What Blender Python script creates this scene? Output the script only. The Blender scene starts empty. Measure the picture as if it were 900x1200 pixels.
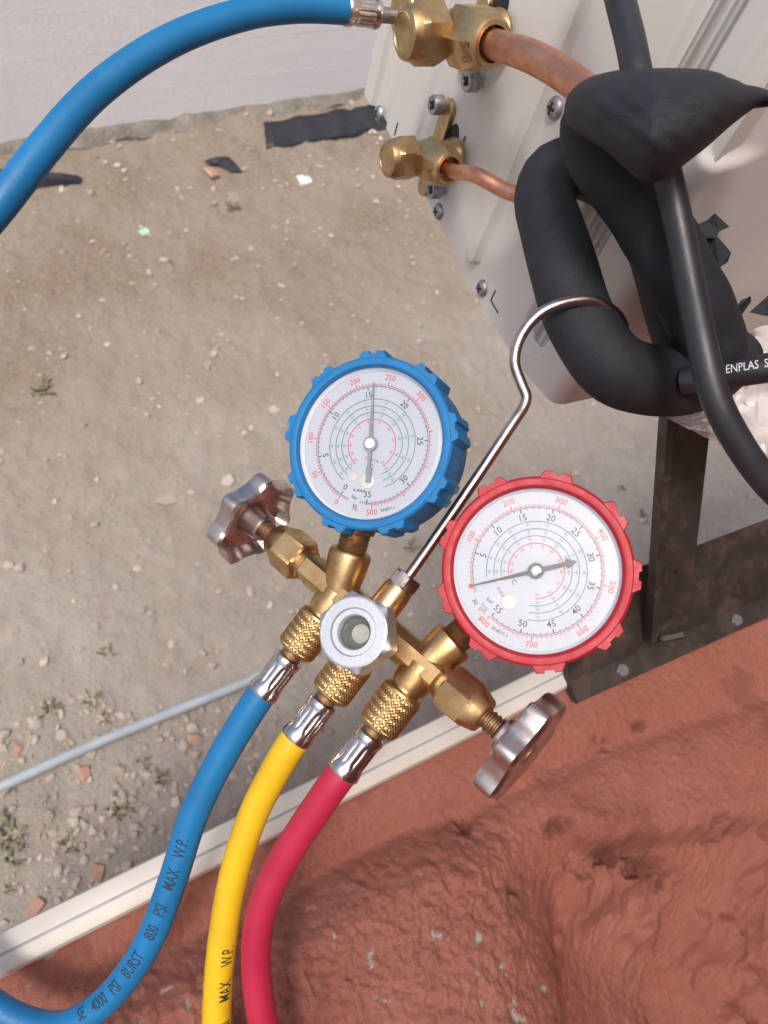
import bpy, bmesh, math, random
import numpy as np
from mathutils import Vector, Matrix

random.seed(7); np.random.seed(7)
S = bpy.context.scene
COL = S.collection

# ------------------------------------------------------------------ camera
F = 906.0                                   # focal length in photo pixels (900 x 1200)
CAM_H = 3.3                                 # height of the camera above the dirt
Xc = Vector((.837, .335, -.433)).normalized()          # world axes seen in camera space
Zc = Vector((.229, .505, .832)); Zc = (Zc - Zc.dot(Xc) * Xc).normalized()
Yc = Zc.cross(Xc).normalized()
R3 = Matrix((Xc, Yc, Zc))                   # camera space -> world
CAM = R3.to_4x4(); CAM.translation = Vector((0, 0, CAM_H))
cd = bpy.data.cameras.new('camera')
cam = bpy.data.objects.new('camera', cd); COL.objects.link(cam)
cam.matrix_world = CAM
cd.sensor_fit = 'VERTICAL'; cd.sensor_height = 24.0; cd.lens = 24.0 * F / 1200
cd.clip_start = .01; cd.clip_end = 500
cd.dof.use_dof = True; cd.dof.focus_distance = .39; cd.dof.aperture_fstop = 12.0
S.camera = cam

# ------------------------------------------------------------------ light
SUN = Vector((-.40, -.19, .90)).normalized()             # from the place towards the sun
w = bpy.data.worlds.new('World'); S.world = w; w.use_nodes = True
nt = w.node_tree
sky = nt.nodes.new('ShaderNodeTexSky'); sky.sky_type = 'NISHITA'; sky.sun_disc = False
sky.sun_elevation = math.asin(SUN.z); sky.sun_rotation = math.atan2(SUN.x, SUN.y)
sky.air_density = .8; sky.dust_density = 5.0; sky.ozone_density = .8
bg = nt.nodes['Background']; bg.inputs['Strength'].default_value = .12
nt.links.new(sky.outputs[0], bg.inputs[0])
sd = bpy.data.lights.new('sun', 'SUN'); sd.energy = 1.4; sd.angle = math.radians(10); sd.color = (1, .95, .88)
sun = bpy.data.objects.new('sun', sd); COL.objects.link(sun)
sun.rotation_euler = (-SUN).to_track_quat('-Z', 'Y').to_euler()
S.view_settings.view_transform = 'Standard'; S.view_settings.look = 'None'
S.view_settings.exposure = 0.58; S.view_settings.gamma = 1.0
S.render.engine = 'CYCLES'
S.cycles.max_bounces = 8; S.cycles.transparent_max_bounces = 12

# ------------------------------------------------------------------ space helpers
def cray(u, v): return Vector(((u - 450) / F, -(v - 600) / F, -1.0))
def P(u, v, d):                              # point seen at photo pixel (u,v), d metres deep
    return R3 @ (cray(u, v) * d) + Vector((0, 0, CAM_H))
def DIR(x, y, z): return (R3 @ Vector((x, y, z))).normalized()
def on_plane(u, v, p, n):
    r = R3 @ cray(u, v); o = Vector((0, 0, CAM_H))
    return o + r * ((p - o).dot(n) / r.dot(n))
def on_z(u, v, z): return on_plane(u, v, Vector((0, 0, z)), Vector((0, 0, 1)))
def to_px(p):
    c = R3.transposed() @ (p - Vector((0, 0, CAM_H)))
    return 450 + F * c.x / -c.z, 600 - F * c.y / -c.z

# ------------------------------------------------------------------ materials
MATS = {}
class NT:
    def __init__(s, name):
        s.m = bpy.data.materials.new(name); s.m.use_nodes = True; s.t = s.m.node_tree
        s.b = s.t.nodes['Principled BSDF']; MATS[name] = s.m
        s.co = s.t.nodes.new('ShaderNodeTexCoord')
    def n(s, typ, **kw):
        x = s.t.nodes.new(typ)
        for k, v in kw.items():
            if k in x.inputs: s.put(x.inputs[k], v)
            else: setattr(x, k, v)
        return x
    def put(s, sock, v):
        if hasattr(v, 'is_linked'): s.t.links.new(v, sock)
        else:
            if isinstance(v, tuple) and len(v) == 3 and sock.type == 'RGBA': v = (*v, 1)
            sock.default_value = v
    def set(s, **kw):
        for k, v in kw.items(): s.put(s.b.inputs[k.replace('_', ' ')], v)
    def noise(s, scale, detail=4, rough=.55, stretch=None, dist=0.0):
        vec = s.co.outputs['Object']
        if stretch:
            mp = s.n('ShaderNodeMapping'); s.t.links.new(vec, mp.inputs[0]); mp.inputs['Scale'].default_value = stretch
            vec = mp.outputs[0]
        x = s.n('ShaderNodeTexNoise', Scale=scale, Detail=detail, Roughness=rough, Distortion=dist)
        s.t.links.new(vec, x.inputs['Vector']); return x.outputs['Fac']
    def ramp(s, fac, *stops):
        r = s.n('ShaderNodeValToRGB'); s.t.links.new(fac, r.inputs[0])
        e = r.color_ramp.elements
        while len(e) < len(stops): e.new(.5)
        for k, (p, c) in enumerate(stops):
            e[k].position = p; e[k].color = (*c, 1) if isinstance(c, tuple) else (c, c, c, 1)
        return r.outputs[0]
    def mix(s, fac, a, b):
        x = s.n('ShaderNodeMix', data_type='RGBA')
        s.put(x.inputs[0], fac); s.put(x.inputs[6], a); s.put(x.inputs[7], b); return x.outputs[2]
    def bump(s, h, dist, strength=1.0, prev=None):
        x = s.n('ShaderNodeBump'); x.inputs['Strength'].default_value = strength
        x.inputs['Distance'].default_value = dist; s.t.links.new(h, x.inputs['Height'])
        if prev is not None: s.t.links.new(prev, x.inputs['Normal'])
        return x.outputs[0]
    def attr(s, name):
        x = s.n('ShaderNodeAttribute'); x.attribute_name = name; return x.outputs['Fac']

def simple(name, col, rough, metal=0.0, var=.12, scale=60, bump=0.0, bscale=200, spec=.5):
    m = NT(name)
    lo = tuple(c * (1 - var) for c in col); hi = tuple(min(1, c * (1 + var)) for c in col)
    f = m.noise(scale, 5)
    m.set(Base_Color=m.ramp(f, (.3, lo), (.7, hi)), Metallic=metal, Specular_IOR_Level=spec,
          Roughness=m.ramp(m.noise(scale * 1.7, 3), (.3, rough * .85), (.7, min(1, rough * 1.2))))
    if bump: m.set(Normal=m.bump(m.noise(bscale, 3), bump))
    return m.m

def metal_mat(name, col, dark, rough, sc=90, fine=900, bmp=.00006):
    m = NT(name)
    f = m.noise(sc, 6, .65); g = m.noise(fine, 2)
    c = m.mix(m.ramp(f, (.38, 0.0), (.68, 1.0)), dark, col)
    m.set(Base_Color=c, Metallic=1.0, Roughness=m.ramp(f, (.3, min(1, rough * 1.5)), (.7, rough)), Normal=m.bump(g, bmp))
    return m.m

BRASS = metal_mat('brass', (.70, .49, .24), (.46, .29, .13), .30, 120)
BRASS_CAST = metal_mat('brass_cast', (.62, .46, .25), (.44, .31, .16), .33, 160, 1500, .0001)
BRASS_DARK = metal_mat('brass_tarnished', (.50, .33, .18), (.22, .13, .08), .45, 200)
STEEL = metal_mat('steel', (.62, .58, .55), (.40, .33, .29), .24, 140)
WHEEL = metal_mat('wheel_nickel', (.70, .65, .62), (.50, .42, .39), .26, 160)
CHROME = metal_mat('chrome', (.72, .70, .68), (.50, .47, .45), .16, 160)
ALU = metal_mat('aluminium', (.68, .71, .74), (.56, .59, .62), .40, 300, 2500, .00003)
ZINC = metal_mat('zinc', (.50, .50, .52), (.32, .32, .35), .42, 300)
COPPER = metal_mat('copper', (.76, .39, .26), (.58, .28, .19), .34, 130, 1200, .0001)
RUBBER_DARK = simple('black_cable_sheath', (.018, .020, .026), .42, 0, .25, 60, .00008, 700)
SLOT = simple('slot_black', (.01, .01, .012), .6)
BLUE_P = simple('blue_rubber', (.004, .150, .38), .50, 0, .12, 90, .00005, 900)
RED_P = simple('red_rubber', (.38, .006, .018), .50, 0, .10, 90, .00005, 900)
def hose_mat(name, col, dirt):
    m = NT(name); f = m.noise(40, 5); g = m.noise(170, 6, .75, None, .6); k = m.noise(800, 3)
    lo = tuple(c * .88 for c in col); hi = tuple(min(1, c * 1.08) for c in col)
    sc = m.ramp(g, (.60, 0.), (.72, .38))
    m.set(Base_Color=m.mix(sc, m.ramp(f, (.3, lo), (.7, hi)), dirt), Roughness=m.ramp(g, (.35, .40), (.7, .62)), Normal=m.bump(k, .0001, 1, m.bump(g, .00018)))
    return m.m
HOSE_BLUE = hose_mat('blue_hose', (.004, .155, .375), (.05, .17, .30))
HOSE_YEL = hose_mat('yellow_hose', (.70, .45, .012), (.42, .25, .04))
HOSE_RED = hose_mat('red_hose', (.43, .018, .055), (.36, .05, .06))
PRINT_BLACK = simple('print_black', (.03, .03, .035), .6)
PRINT_HOSE = simple('print_hose', (.018, .03, .05), .6)
PRINT_RED = simple('print_red', (.55, .06, .09), .6)
PRINT_TEAL = simple('print_teal', (.06, .20, .22), .6)
PRINT_WHITE = simple('print_white', (.6, .6, .6), .6)
DIAL = simple('dial_white', (.42, .455, .52), .5, 0, .01)
CUP = simple('dial_cup', (.72, .74, .78), .35, 0, .02)
NEEDLE_GREY = metal_mat('needle_grey', (.36, .38, .40), (.28, .3, .32), .4)
NEEDLE_DARK = simple('needle_dark', (.02, .025, .05), .4)
CREAM = simple('cream_plastic', (.60, .57, .51), .45, 0, .08, 25, .00005, 400)
GREYLINE = simple('grey_line', (.34, .36, .40), .6)
WHITE_SCRAP = simple('white_scrap', (.72, .74, .74), .5)
BLACK_SCRAP = simple('black_scrap', (.022, .024, .03), .6, 0, .3, 12)
PIPE_GREY = simple('pipe_grey', (.36, .42, .46), .45, 0, .15, 8)
BRICKM = simple('brick_orange', (.42, .26, .19), .85, 0, .2, 30)

m = NT('foam')                               # closed-cell pipe insulation
f = m.noise(70, 6, .6); g = m.noise(1400, 3, .6); h = m.noise(35, 3)
m.set(Base_Color=m.mix(m.ramp(h, (.4, 0.), (.75, .5)), m.ramp(f, (.3, (.0070, .0095, .0145)), (.75, (.0120, .0158, .0235))), (.020, .023, .029)),
      Roughness=.62, Specular_IOR_Level=.45, Normal=m.bump(g, .0005, 1.0, m.bump(f, .0010)))
FOAM = m.m
m = NT('ac_paint')                           # off-white powder coat with faint dust
f = m.noise(14, 5); g = m.noise(1500, 2)
dust = m.ramp(m.noise(90, 6, .7), (.60, 0.), (.78, .35))
m.set(Base_Color=m.mix(dust, m.ramp(f, (.3, (.58, .57, .54)), (.7, (.63, .62, .59))), (.43, .39, .35)),
      Roughness=.5, Specular_IOR_Level=.28, Normal=m.bump(g, .00003))
PAINT = m.m
m = NT('rusty_steel')
f = m.noise(45, 7, .7); g = m.noise(260, 5, .7); st = m.noise(30, 6, .65)
rust = m.ramp(f, (.50, 0.), (.70, .85))
m.set(Base_Color=m.mix(rust, m.ramp(st, (.3, (.016, .014, .013)), (.75, (.044, .038, .033))), m.ramp(g, (.3, (.050, .030, .020)), (.7, (.120, .066, .036)))),
      Roughness=m.ramp(f, (.4, .42), (.65, .8)), Specular_IOR_Level=.5, Normal=m.bump(g, .0004))
RUST = m.m
m = NT('terracotta_plaster')                 # masonry paint over rough render
f = m.noise(11, 6, .6); g = m.noise(330, 7, .75); k = m.noise(1300, 4, .6); lo = m.noise(32, 6, .68)
base = m.mix(m.ramp(f, (.3, 0.), (.72, 1.)), (.43, .150, .104), (.54, .222, .164))
base = m.mix(m.ramp(lo, (.58, 0.), (.74, .55)), base, (.60, .275, .205))
fleck = m.ramp(m.noise(140, 3, .6, None, 1.2), (.775, 0.), (.79, 1.))
base = m.mix(m.ramp(m.attr('grime_and_pits'), (.0, 0.), (1., .75)), base, (.10, .035, .028))
base = m.mix(fleck, base, (.60, .46, .36))
base = m.mix(m.attr('peel'), base, m.ramp(k, (.3, (.46, .42, .38)), (.7, (.68, .64, .58))))
m.set(Base_Color=base, Roughness=.72, Specular_IOR_Level=.35, Normal=m.bump(k, .0012, 1.0, m.bump(g, .0034, 1.0)))
PLASTER = m.m
m = NT('dirt')
f = m.noise(1.1, 6, .6); g = m.noise(9, 8, .7); k = m.noise(45, 5, .7); q = m.noise(3.0, 6, .6)
base = m.mix(m.ramp(f, (.32, 0.), (.68, 1.)), (.345, .305, .258), (.425, .39, .342))
base = m.mix(m.ramp(q, (.52, 0.), (.75, .55)), base, (.31, .245, .185))
base = m.mix(m.ramp(g, (.55, 0.), (.72, .5)), base, (.53, .48, .42))
base = m.mix(m.ramp(k, (.60, 0.), (.74, .7)), base, (.29, .24, .19))
base = m.mix(m.attr('brown'), base, m.ramp(k, (.35, (.235, .180, .130)), (.7, (.35, .285, .22))))
m.set(Base_Color=base, Roughness=.95, Specular_IOR_Level=.2, Normal=m.bump(k, .02, .7, m.bump(g, .05, .6)))
DIRT = m.m
m = NT('stone_mat')
f = m.noise(4, 3); oi = m.n('ShaderNodeObjectInfo'); g = m.noise(60, 4)
c = m.ramp(oi.outputs['Random'], (.0, (.36, .31, .26)), (.5, (.44, .395, .34)), (1., (.54, .50, .44)))
m.set(Base_Color=m.mix(m.ramp(g, (.4, 0.), (.7, .45)), c, (.24, .2, .165)), Roughness=.9)
STONE = m.m
m = NT('gravel_mat')
f = m.noise(6, 2)
m.set(Base_Color=m.ramp(f, (.3, (.30, .245, .195)), (.55, (.42, .365, .305)), (.75, (.56, .51, .45))), Roughness=.95)
GRAVEL = m.m
m = NT('whitewash')
f = m.noise(2.2, 6, .6); g = m.noise(40, 6, .7); st = m.noise(5, 5, .6, (.4, .4, 3))
m.set(Base_Color=m.mix(m.ramp(g, (.62, 0.), (.8, .4)), m.ramp(st, (.3, (.86, .85, .83)), (.7, (.91, .905, .89))), (.55, .52, .48)),
      Roughness=.85, Normal=m.bump(g, .012, .5))
WHITEWASH = m.m
m = NT('footing_concrete')
f = m.noise(7, 7, .7); g = m.noise(50, 5)
m.set(Base_Color=m.ramp(f, (.3, (.15, .13, .105)), (.7, (.34, .31, .265))), Roughness=.95, Normal=m.bump(g, .02))
FOOTING = m.m
m = NT('leaf')
oi = m.n('ShaderNodeObjectInfo')
m.set(Base_Color=m.ramp(m.noise(30, 3), (.3, (.12, .13, .06)), (.7, (.22, .21, .12))), Roughness=.7)
LEAF = m.m
m = NT('plastic_film')                       # thin white bag
m.set(Base_Color=(.82, .80, .80), Roughness=.30, Transmission_Weight=0.0, Alpha=.75, Specular_IOR_Level=.6)
FILM = m.m
m = NT('gauge_glass')                        # thin flat clear pane
m.t.nodes.remove(m.b)
tr = m.n('ShaderNodeBsdfTransparent'); gl = m.n('ShaderNodeBsdfGlossy'); gl.inputs['Roughness'].default_value = .10
lw = m.n('ShaderNodeFresnel', IOR=1.42); mx = m.n('ShaderNodeMixShader')
m.t.links.new(lw.outputs[0], mx.inputs[0]); m.t.links.new(tr.outputs[0], mx.inputs[1]); m.t.links.new(gl.outputs[0], mx.inputs[2])
m.t.links.new(mx.outputs[0], m.t.nodes['Material Output'].inputs[0])
GLASS = m.m

# ------------------------------------------------------------------ mesh building
class MB:
    def __init__(s): s.v = []; s.f = []
    def add(s, verts, faces, M=None):
        o = len(s.v)
        s.v += [tuple(M @ Vector(p)) for p in verts] if M is not None else [tuple(p) for p in verts]
        s.f += [tuple(i + o for i in q) for q in faces]; return s
    def box(s, x0, x1, y0, y1, z0, z1, M=None, bev=0.0):
        b = bev
        if not b:
            v = [(x, y, z) for z in (z0, z1) for y in (y0, y1) for x in (x0, x1)]
            f = [(0, 2, 3, 1), (4, 5, 7, 6), (0, 1, 5, 4), (2, 6, 7, 3), (0, 4, 6, 2), (1, 3, 7, 5)]
            return s.add(v, f, M)
        ring = lambda e, z: [(x0 + e, y0 + b), (x0 + b, y0 + e), (x1 - b, y0 + e), (x1 - e, y0 + b), (x1 - e, y1 - b), (x1 - b, y1 - e), (x0 + b, y1 - e), (x0 + e, y1 - b)]
        v = []; lv = [(b, z0), (0, z0 + b), (0, z1 - b), (b, z1)]
        for e, z in lv: v += [(x, y, z) for x, y in ring(e, z)]
        f = [tuple(range(7, -1, -1)), tuple(range(24, 32))]
        for k in range(3):
            for i in range(8): j = (i + 1) % 8; f.append((k * 8 + i, k * 8 + j, k * 8 + 8 + j, k * 8 + 8 + i))
        return s.add(v, f, M)
    def lathe(s, prof, seg=32, M=None, rf=None, cap=(True, True)):
        v = []; f = []
        for z, r in prof:
            for i in range(seg):
                a = 2 * math.pi * i / seg; q = rf(a, z, r) if rf else r
                v.append((q * math.cos(a), q * math.sin(a), z))
        n = len(prof)
        for k in range(n - 1):
            for i in range(seg):
                j = (i + 1) % seg; f.append((k * seg + i, k * seg + j, (k + 1) * seg + j, (k + 1) * seg + i))
        if cap[0]: f.append(tuple(range(seg - 1, -1, -1)))
        if cap[1]: f.append(tuple((n - 1) * seg + i for i in range(seg)))
        return s.add(v, f, M)
    def hexnut(s, prof, af, M=None, seg=72, rot=0.0):
        def rf(a, z, r):
            t = ((a + math.pi / 6) % (math.pi / 3)) - math.pi / 6
            return min(r, af / 2 / math.cos(t))
        R_ = Matrix.Rotation(rot, 4, 'Z'); return s.lathe(prof, seg, M @ R_ if M is not None else R_, rf)
    def build(s, name, mat, parent=None, smooth=30, local=False):
        me = bpy.data.meshes.new(name)
        v = s.v
        if parent is not None and not local:
            I = parent.matrix_world.inverted(); v = [tuple(I @ Vector(p)) for p in v]
        me.from_pydata(v, [], s.f); me.update()
        if smooth:
            me.polygons.foreach_set('use_smooth', [True] * len(me.polygons)); me.set_sharp_from_angle(angle=math.radians(smooth))
        me.materials.append(mat)
        o = bpy.data.objects.new(name, me); COL.objects.link(o)
        if parent is not None: o.parent = parent; o.matrix_world = parent.matrix_world
        return o

def tag(o, label=None, cat=None, group=None, kind=None):
    for k, v in (('label', label), ('category', cat), ('group', group), ('kind', kind)):
        if v: o[k] = v
    return o
def root(name, M, label, cat, group=None):
    o = bpy.data.objects.new(name, None); COL.objects.link(o); o.empty_display_size = .02
    o.matrix_world = M; return tag(o, label, cat, group)
def place(o, parent):                        # parent o keeping its own world matrix
    mw = o.matrix_world.copy(); o.parent = parent; o.matrix_parent_inverse = Matrix(); o.matrix_basis = parent.matrix_world.inverted() @ mw
def frame(o, z, xh=(0, 0, 1)):
    z = Vector(z).normalized(); x = Vector(xh); x = x - x.dot(z) * z
    if x.length < 1e-5: x = Vector((1, 0, 0)) - Vector((1, 0, 0)).dot(z) * z
    x.normalize(); y = z.cross(x)
    M = Matrix((x, y, z)).transposed().to_4x4(); M.translation = Vector(o); return M

def spline(pts, step):                       # Catmull-Rom through (Vector, radius...) rows, resampled
    A = [np.array([*p[0], *p[1:]], float) for p in pts]
    A = [2 * A[0] - A[1]] + A + [2 * A[-1] - A[-2]]
    out = []
    for i in range(1, len(A) - 2):
        p0, p1, p2, p3 = A[i - 1:i + 3]
        t0 = 0; t1 = t0 + np.linalg.norm((p1 - p0)[:3]) ** .5; t2 = t1 + np.linalg.norm((p2 - p1)[:3]) ** .5; t3 = t2 + np.linalg.norm((p3 - p2)[:3]) ** .5
        n = max(2, int(np.linalg.norm((p2 - p1)[:3]) / step))
        for k in range(n):
            t = t1 + (t2 - t1) * k / n
            a1 = (t1 - t) / (t1 - t0) * p0 + (t - t0) / (t1 - t0) * p1
            a2 = (t2 - t) / (t2 - t1) * p1 + (t - t1) / (t2 - t1) * p2
            a3 = (t3 - t) / (t3 - t2) * p2 + (t - t2) / (t3 - t2) * p3
            b1 = (t2 - t) / (t2 - t0) * a1 + (t - t0) / (t2 - t0) * a2
            b2 = (t3 - t) / (t3 - t1) * a2 + (t - t1) / (t3 - t1) * a3
            out.append((t2 - t) / (t2 - t1) * b1 + (t - t1) / (t2 - t1) * b2)
    out.append(A[-2]); return np.array(out)

def frames(C):
    T = np.gradient(C[:, :3], axis=0); T /= np.linalg.norm(T, axis=1)[:, None]
    N = []; n = np.cross(T[0], [0.3, .2, .9]); n /= np.linalg.norm(n)
    for t in T:
        n = n - n.dot(t) * t; n /= np.linalg.norm(n); N.append(n)
    N = np.array(N); return T, N, np.cross(T, N)

def tube(mb, C, seg=20, r=None, cap=True, wob=None):
    T, N, B = frames(C); n = len(C)
    v = []; f = []
    for k in range(n):
        rr = r if r else C[k, 3]
        for i in range(seg):
            a = 2 * math.pi * i / seg
            q = rr * (1 + wob(k / n, a)) if wob else rr
            v.append(tuple(C[k, :3] + q * (math.cos(a) * N[k] + math.sin(a) * B[k])))
    for k in range(n - 1):
        for i in range(seg):
            j = (i + 1) % seg; f.append((k * seg + i, k * seg + j, k * seg + seg + j, k * seg + seg + i))
    if cap: f += [tuple(range(seg - 1, -1, -1)), tuple((n - 1) * seg + i for i in range(seg))]
    mb.add(v, f); return T, N, B

TXT = {}
def text_geo(t, size):
    if t not in TXT:
        c = bpy.data.curves.new('txt', 'FONT'); c.body = t; c.size = 1; c.align_x = 'CENTER'; c.align_y = 'CENTER'; c.resolution_u = 2; c.offset = .003
        o = bpy.data.objects.new('txt', c); COL.objects.link(o)
        dg = bpy.context.evaluated_depsgraph_get(); me = bpy.data.meshes.new_from_object(o.evaluated_get(dg))
        TXT[t] = ([(v.co.x, v.co.y) for v in me.vertices], [tuple(p.vertices) for p in me.polygons])
        bpy.data.objects.remove(o); bpy.data.curves.remove(c); bpy.data.meshes.remove(me)
    v, f = TXT[t]; return [(x * size, y * size) for x, y in v], f

def vnoise(x, y, seed=0):                    # smooth value noise, vectorised
    xi = np.floor(x).astype(int); yi = np.floor(y).astype(int); fx = x - xi; fy = y - yi
    fx = fx * fx * (3 - 2 * fx); fy = fy * fy * (3 - 2 * fy)
    def h(a, b):
        n = (a * 374761393 + b * 668265263 + seed * 1442695041) & 0xffffffff
        n = ((n ^ (n >> 13)) * 1274126177) & 0xffffffff
        return ((n ^ (n >> 16)) & 0xffff) / 65535.0
    return (h(xi, yi) * (1 - fx) + h(xi + 1, yi) * fx) * (1 - fy) + (h(xi, yi + 1) * (1 - fx) + h(xi + 1, yi + 1) * fx) * fy
def fbm(x, y, o=4, seed=0, gain=.5):
    s = 0; a = 1; t = 0
    for k in range(o): s = s + a * vnoise(x * 2 ** k + 17.3 * k, y * 2 ** k - 9.1 * k, seed + k); t += a; a *= gain
    return s / t
def sstep(a, b, x): t = np.clip((x - a) / (b - a), 0, 1); return t * t * (3 - 2 * t)
def grid_mesh(name, XX, YY, ZZ, mat, attrs=None, smooth=True):
    ny, nx = XX.shape; me = bpy.data.meshes.new(name)
    i = np.arange(ny * nx).reshape(ny, nx)
    q = np.stack([i[:-1, :-1], i[:-1, 1:], i[1:, 1:], i[1:, :-1]], -1).reshape(-1, 4)
    me.from_pydata(np.stack([XX, YY, ZZ], -1).reshape(-1, 3).tolist(), [], q.tolist())
    if smooth: me.polygons.foreach_set('use_smooth', [True] * len(me.polygons))
    for k, a in (attrs or {}).items():
        at = me.attributes.new(k, 'FLOAT', 'POINT'); at.data.foreach_set('value', a.reshape(-1).astype(np.float32))
    me.materials.append(mat); me.update(); return me

# ================================================================== ground
GZ = 0.0
def axis(lo, hi, step, far):
    d = np.arange(lo, hi, step); o = np.array([.1, .3, .8, 2, 5, 12, 30, far]); return np.concatenate([lo - o[::-1], d, hi + o])
gx = axis(-3.2, 4.6, .022, 80); gy = axis(-.6, 7.0, .022, 80)
XX, YY = np.meshgrid(gx, gy)
ZZ = .05 * (fbm(XX * 1.3, YY * 1.3, 3, 3) - .5) + .035 * (fbm(XX * 9, YY * 9, 4, 11, .6) - .5) + .014 * (vnoise(XX * 38, YY * 38, 5) - .5)
WB = on_z(0, 197, 0); WE = on_z(430, 127, 0)
wd = (WE - WB); wd.z = 0; wd.normalize(); wn = Vector((wd.y, -wd.x, 0))
if wn.dot(Vector((0, -1, 0))) < 0: wn = -wn
dist = (XX - WB.x) * wn.x + (YY - WB.y) * wn.y
brown = np.clip(sstep(3.1, 1.2, dist + 1.6 * (fbm(XX * .9 + 3, YY * .9, 3, 15) - .5)) * (.45 + .9 * (fbm(XX * 3, YY * 3, 4, 19) - .2)), 0, 1)
ZZ = ZZ + .10 * np.exp(-np.clip(dist, 0, 9) / .5) * (.4 + fbm(XX * 2, YY * 2, 3, 8))
def ground_z(x, y):
    i = min(max(np.searchsorted(gx, x), 1), len(gx) - 1); j = min(max(np.searchsorted(gy, y), 1), len(gy) - 1)
    return float(ZZ[j - 1:j + 1, i - 1:i + 1].mean())
go = bpy.data.objects.new('ground', grid_mesh('ground', XX, YY, ZZ, DIRT, {'brown': brown})); COL.objects.link(go); tag(go, kind='structure')
def on_ground(u, v):
    p = on_z(u, v, 0)
    for _ in range(3): p = on_z(u, v, ground_z(p.x, p.y))
    return p

# ---- stones
ICO_V = []; t = (1 + 5 ** .5) / 2
ICO_V = [Vector(p).normalized() for p in [(-1, t, 0), (1, t, 0), (-1, -t, 0), (1, -t, 0), (0, -1, t), (0, 1, t), (0, -1, -t), (0, 1, -t), (t, 0, -1), (t, 0, 1), (-t, 0, -1), (-t, 0, 1)]]
ICO_F = [(0, 11, 5), (0, 5, 1), (0, 1, 7), (0, 7, 10), (0, 10, 11), (1, 5, 9), (5, 11, 4), (11, 10, 2), (10, 7, 6), (7, 1, 8), (3, 9, 4), (3, 4, 2), (3, 2, 6), (3, 6, 8), (3, 8, 9), (4, 9, 5), (2, 4, 11), (6, 2, 10), (8, 6, 7), (9, 8, 1)]
def rock_verts(r):
    k = [random.uniform(.7, 1.2) for _ in ICO_V]; sx, sy, sz = random.uniform(.8, 1.4), random.uniform(.7, 1.1), random.uniform(.4, .75)
    a = random.uniform(0, 6.28); ca, sa = math.cos(a), math.sin(a); o = []
    for q, p in zip(k, ICO_V):
        x, y, z = p.x * q * sx * r, p.y * q * sy * r, p.z * q * sz * r; o.append((x * ca - y * sa, x * sa + y * ca, z))
    return o
rock_meshes = []
for k in range(8):
    me = bpy.data.meshes.new('stone'); me.from_pydata(rock_verts(1.0), [], ICO_F); me.materials.append(STONE)
    me.polygons.foreach_set('use_smooth', [True] * 20); me.set_sharp_from_angle(angle=math.radians(38)); rock_meshes.append(me)
def stone(u, v, size_px, label, group=None):
    p = on_ground(u, v); d = (p - Vector((0, 0, CAM_H))).length
    o = bpy.data.objects.new('stone', random.choice(rock_meshes)); COL.objects.link(o)
    r = size_px / F * d / 2; o.location = p + Vector((0, 0, r * .15)); o.scale = (r, r, r); o.rotation_euler.z = random.uniform(0, 6.28)
    return tag(o, label, 'stone', group)
stone(195, 585, 22, 'largest pale rounded stone left of the nickel hand wheel on the dirt')
stone(267, 563, 19, 'pale angular stone just above the left hand wheel on the dirt')
stone(320, 481, 15, 'upright pale pebble left of the blue gauge on the dirt')
stone(223, 577, 9, 'small pinkish pebble right of the largest pale stone')
stone(236, 470, 12, 'pale chip above and left of the blue gauge, alone on bare dirt')
for k in range(115):
    u, v = random.uniform(-10, 910), random.uniform(170, 1090)
    if v > 190 + 0 * u and (v < 480 or random.random() < .75):
        big = random.random()
        stone(u, v, 4 + 6 * big ** 3 + (3 if v < 300 else 0), 'small pale pebble scattered on the sandy yard', 'pebbles scattered over the dirt yard')
gm = MB()
for k in range(3600):
    x, y = random.uniform(-2.6, 4.2), random.uniform(-.3, 6.2)
    if k < 800:
        pp = on_z(random.uniform(-40, 330), random.uniform(820, 1130), 0); x, y = pp.x, pp.y
    r = random.choice([.006, .008, .010, .014, .020]) * random.uniform(.7, 1.3); z = ground_z(x, y)
    gm.add([(a + x, b + y, c + z + r * .2) for a, b, c in rock_verts(r)], ICO_F)
tag(gm.build('gravel', GRAVEL, None, 0), 'fine loose gravel strewn over the dirt yard', 'gravel', None, 'stuff')

# ---- rubble and litter
def chunk(name, u, v, px, mat, label, cat, flat=.35):
    p = on_ground(u, v); d = (p - Vector((0, 0, CAM_H))).length; r = px / F * d / 2
    M = Matrix.Translation(p + Vector((0, 0, r * flat * .4))) @ Matrix.Rotation(random.uniform(0, 6.28), 4, 'Z') @ Matrix.Rotation(random.uniform(-.2, .2), 4, 'X')
    b = MB(); b.box(-r, r, -r * .72, r * .72, -r * flat, r * flat, None, r * .22)
    b.v = [(x * random.uniform(.78, 1.1), y * random.uniform(.78, 1.1), z * random.uniform(.8, 1.1)) for x, y, z in b.v]
    e = b.build(name, mat, None, 40); e.matrix_world = M; return tag(e, label, cat)
chunk('brick_fragment', 100, 906, 17, BRICKM, 'orange brick fragment just below the grey pipe on the dirt', 'brick fragment')
chunk('brick_fragment', 115, 1022, 17, BRICKM, 'orange brick fragment above the cream trunking, left of the blue hose', 'brick fragment')
chunk('brick_fragment', 42, 1063, 20, BRICKM, 'orange brick fragment nearest the cream trunking at lower left', 'brick fragment')
chunk('brick_fragment', 20, 880, 12, BRICKM, 'small orange brick crumb above the left end of the grey pipe', 'brick fragment')
chunk('brick_fragment', 228, 866, 14, BRICKM, 'dull orange brick crumb between grey pipe and blue hose', 'brick fragment')
chunk('brick_fragment', 248, 204, 18, BRICKM, 'pinkish brick fragment beside the dark rag near the white wall', 'brick fragment')
chunk('plastic_scrap', 357, 211, 17, WHITE_SCRAP, 'white plastic scrap lying below the black membrane', 'scrap', .12)
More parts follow.
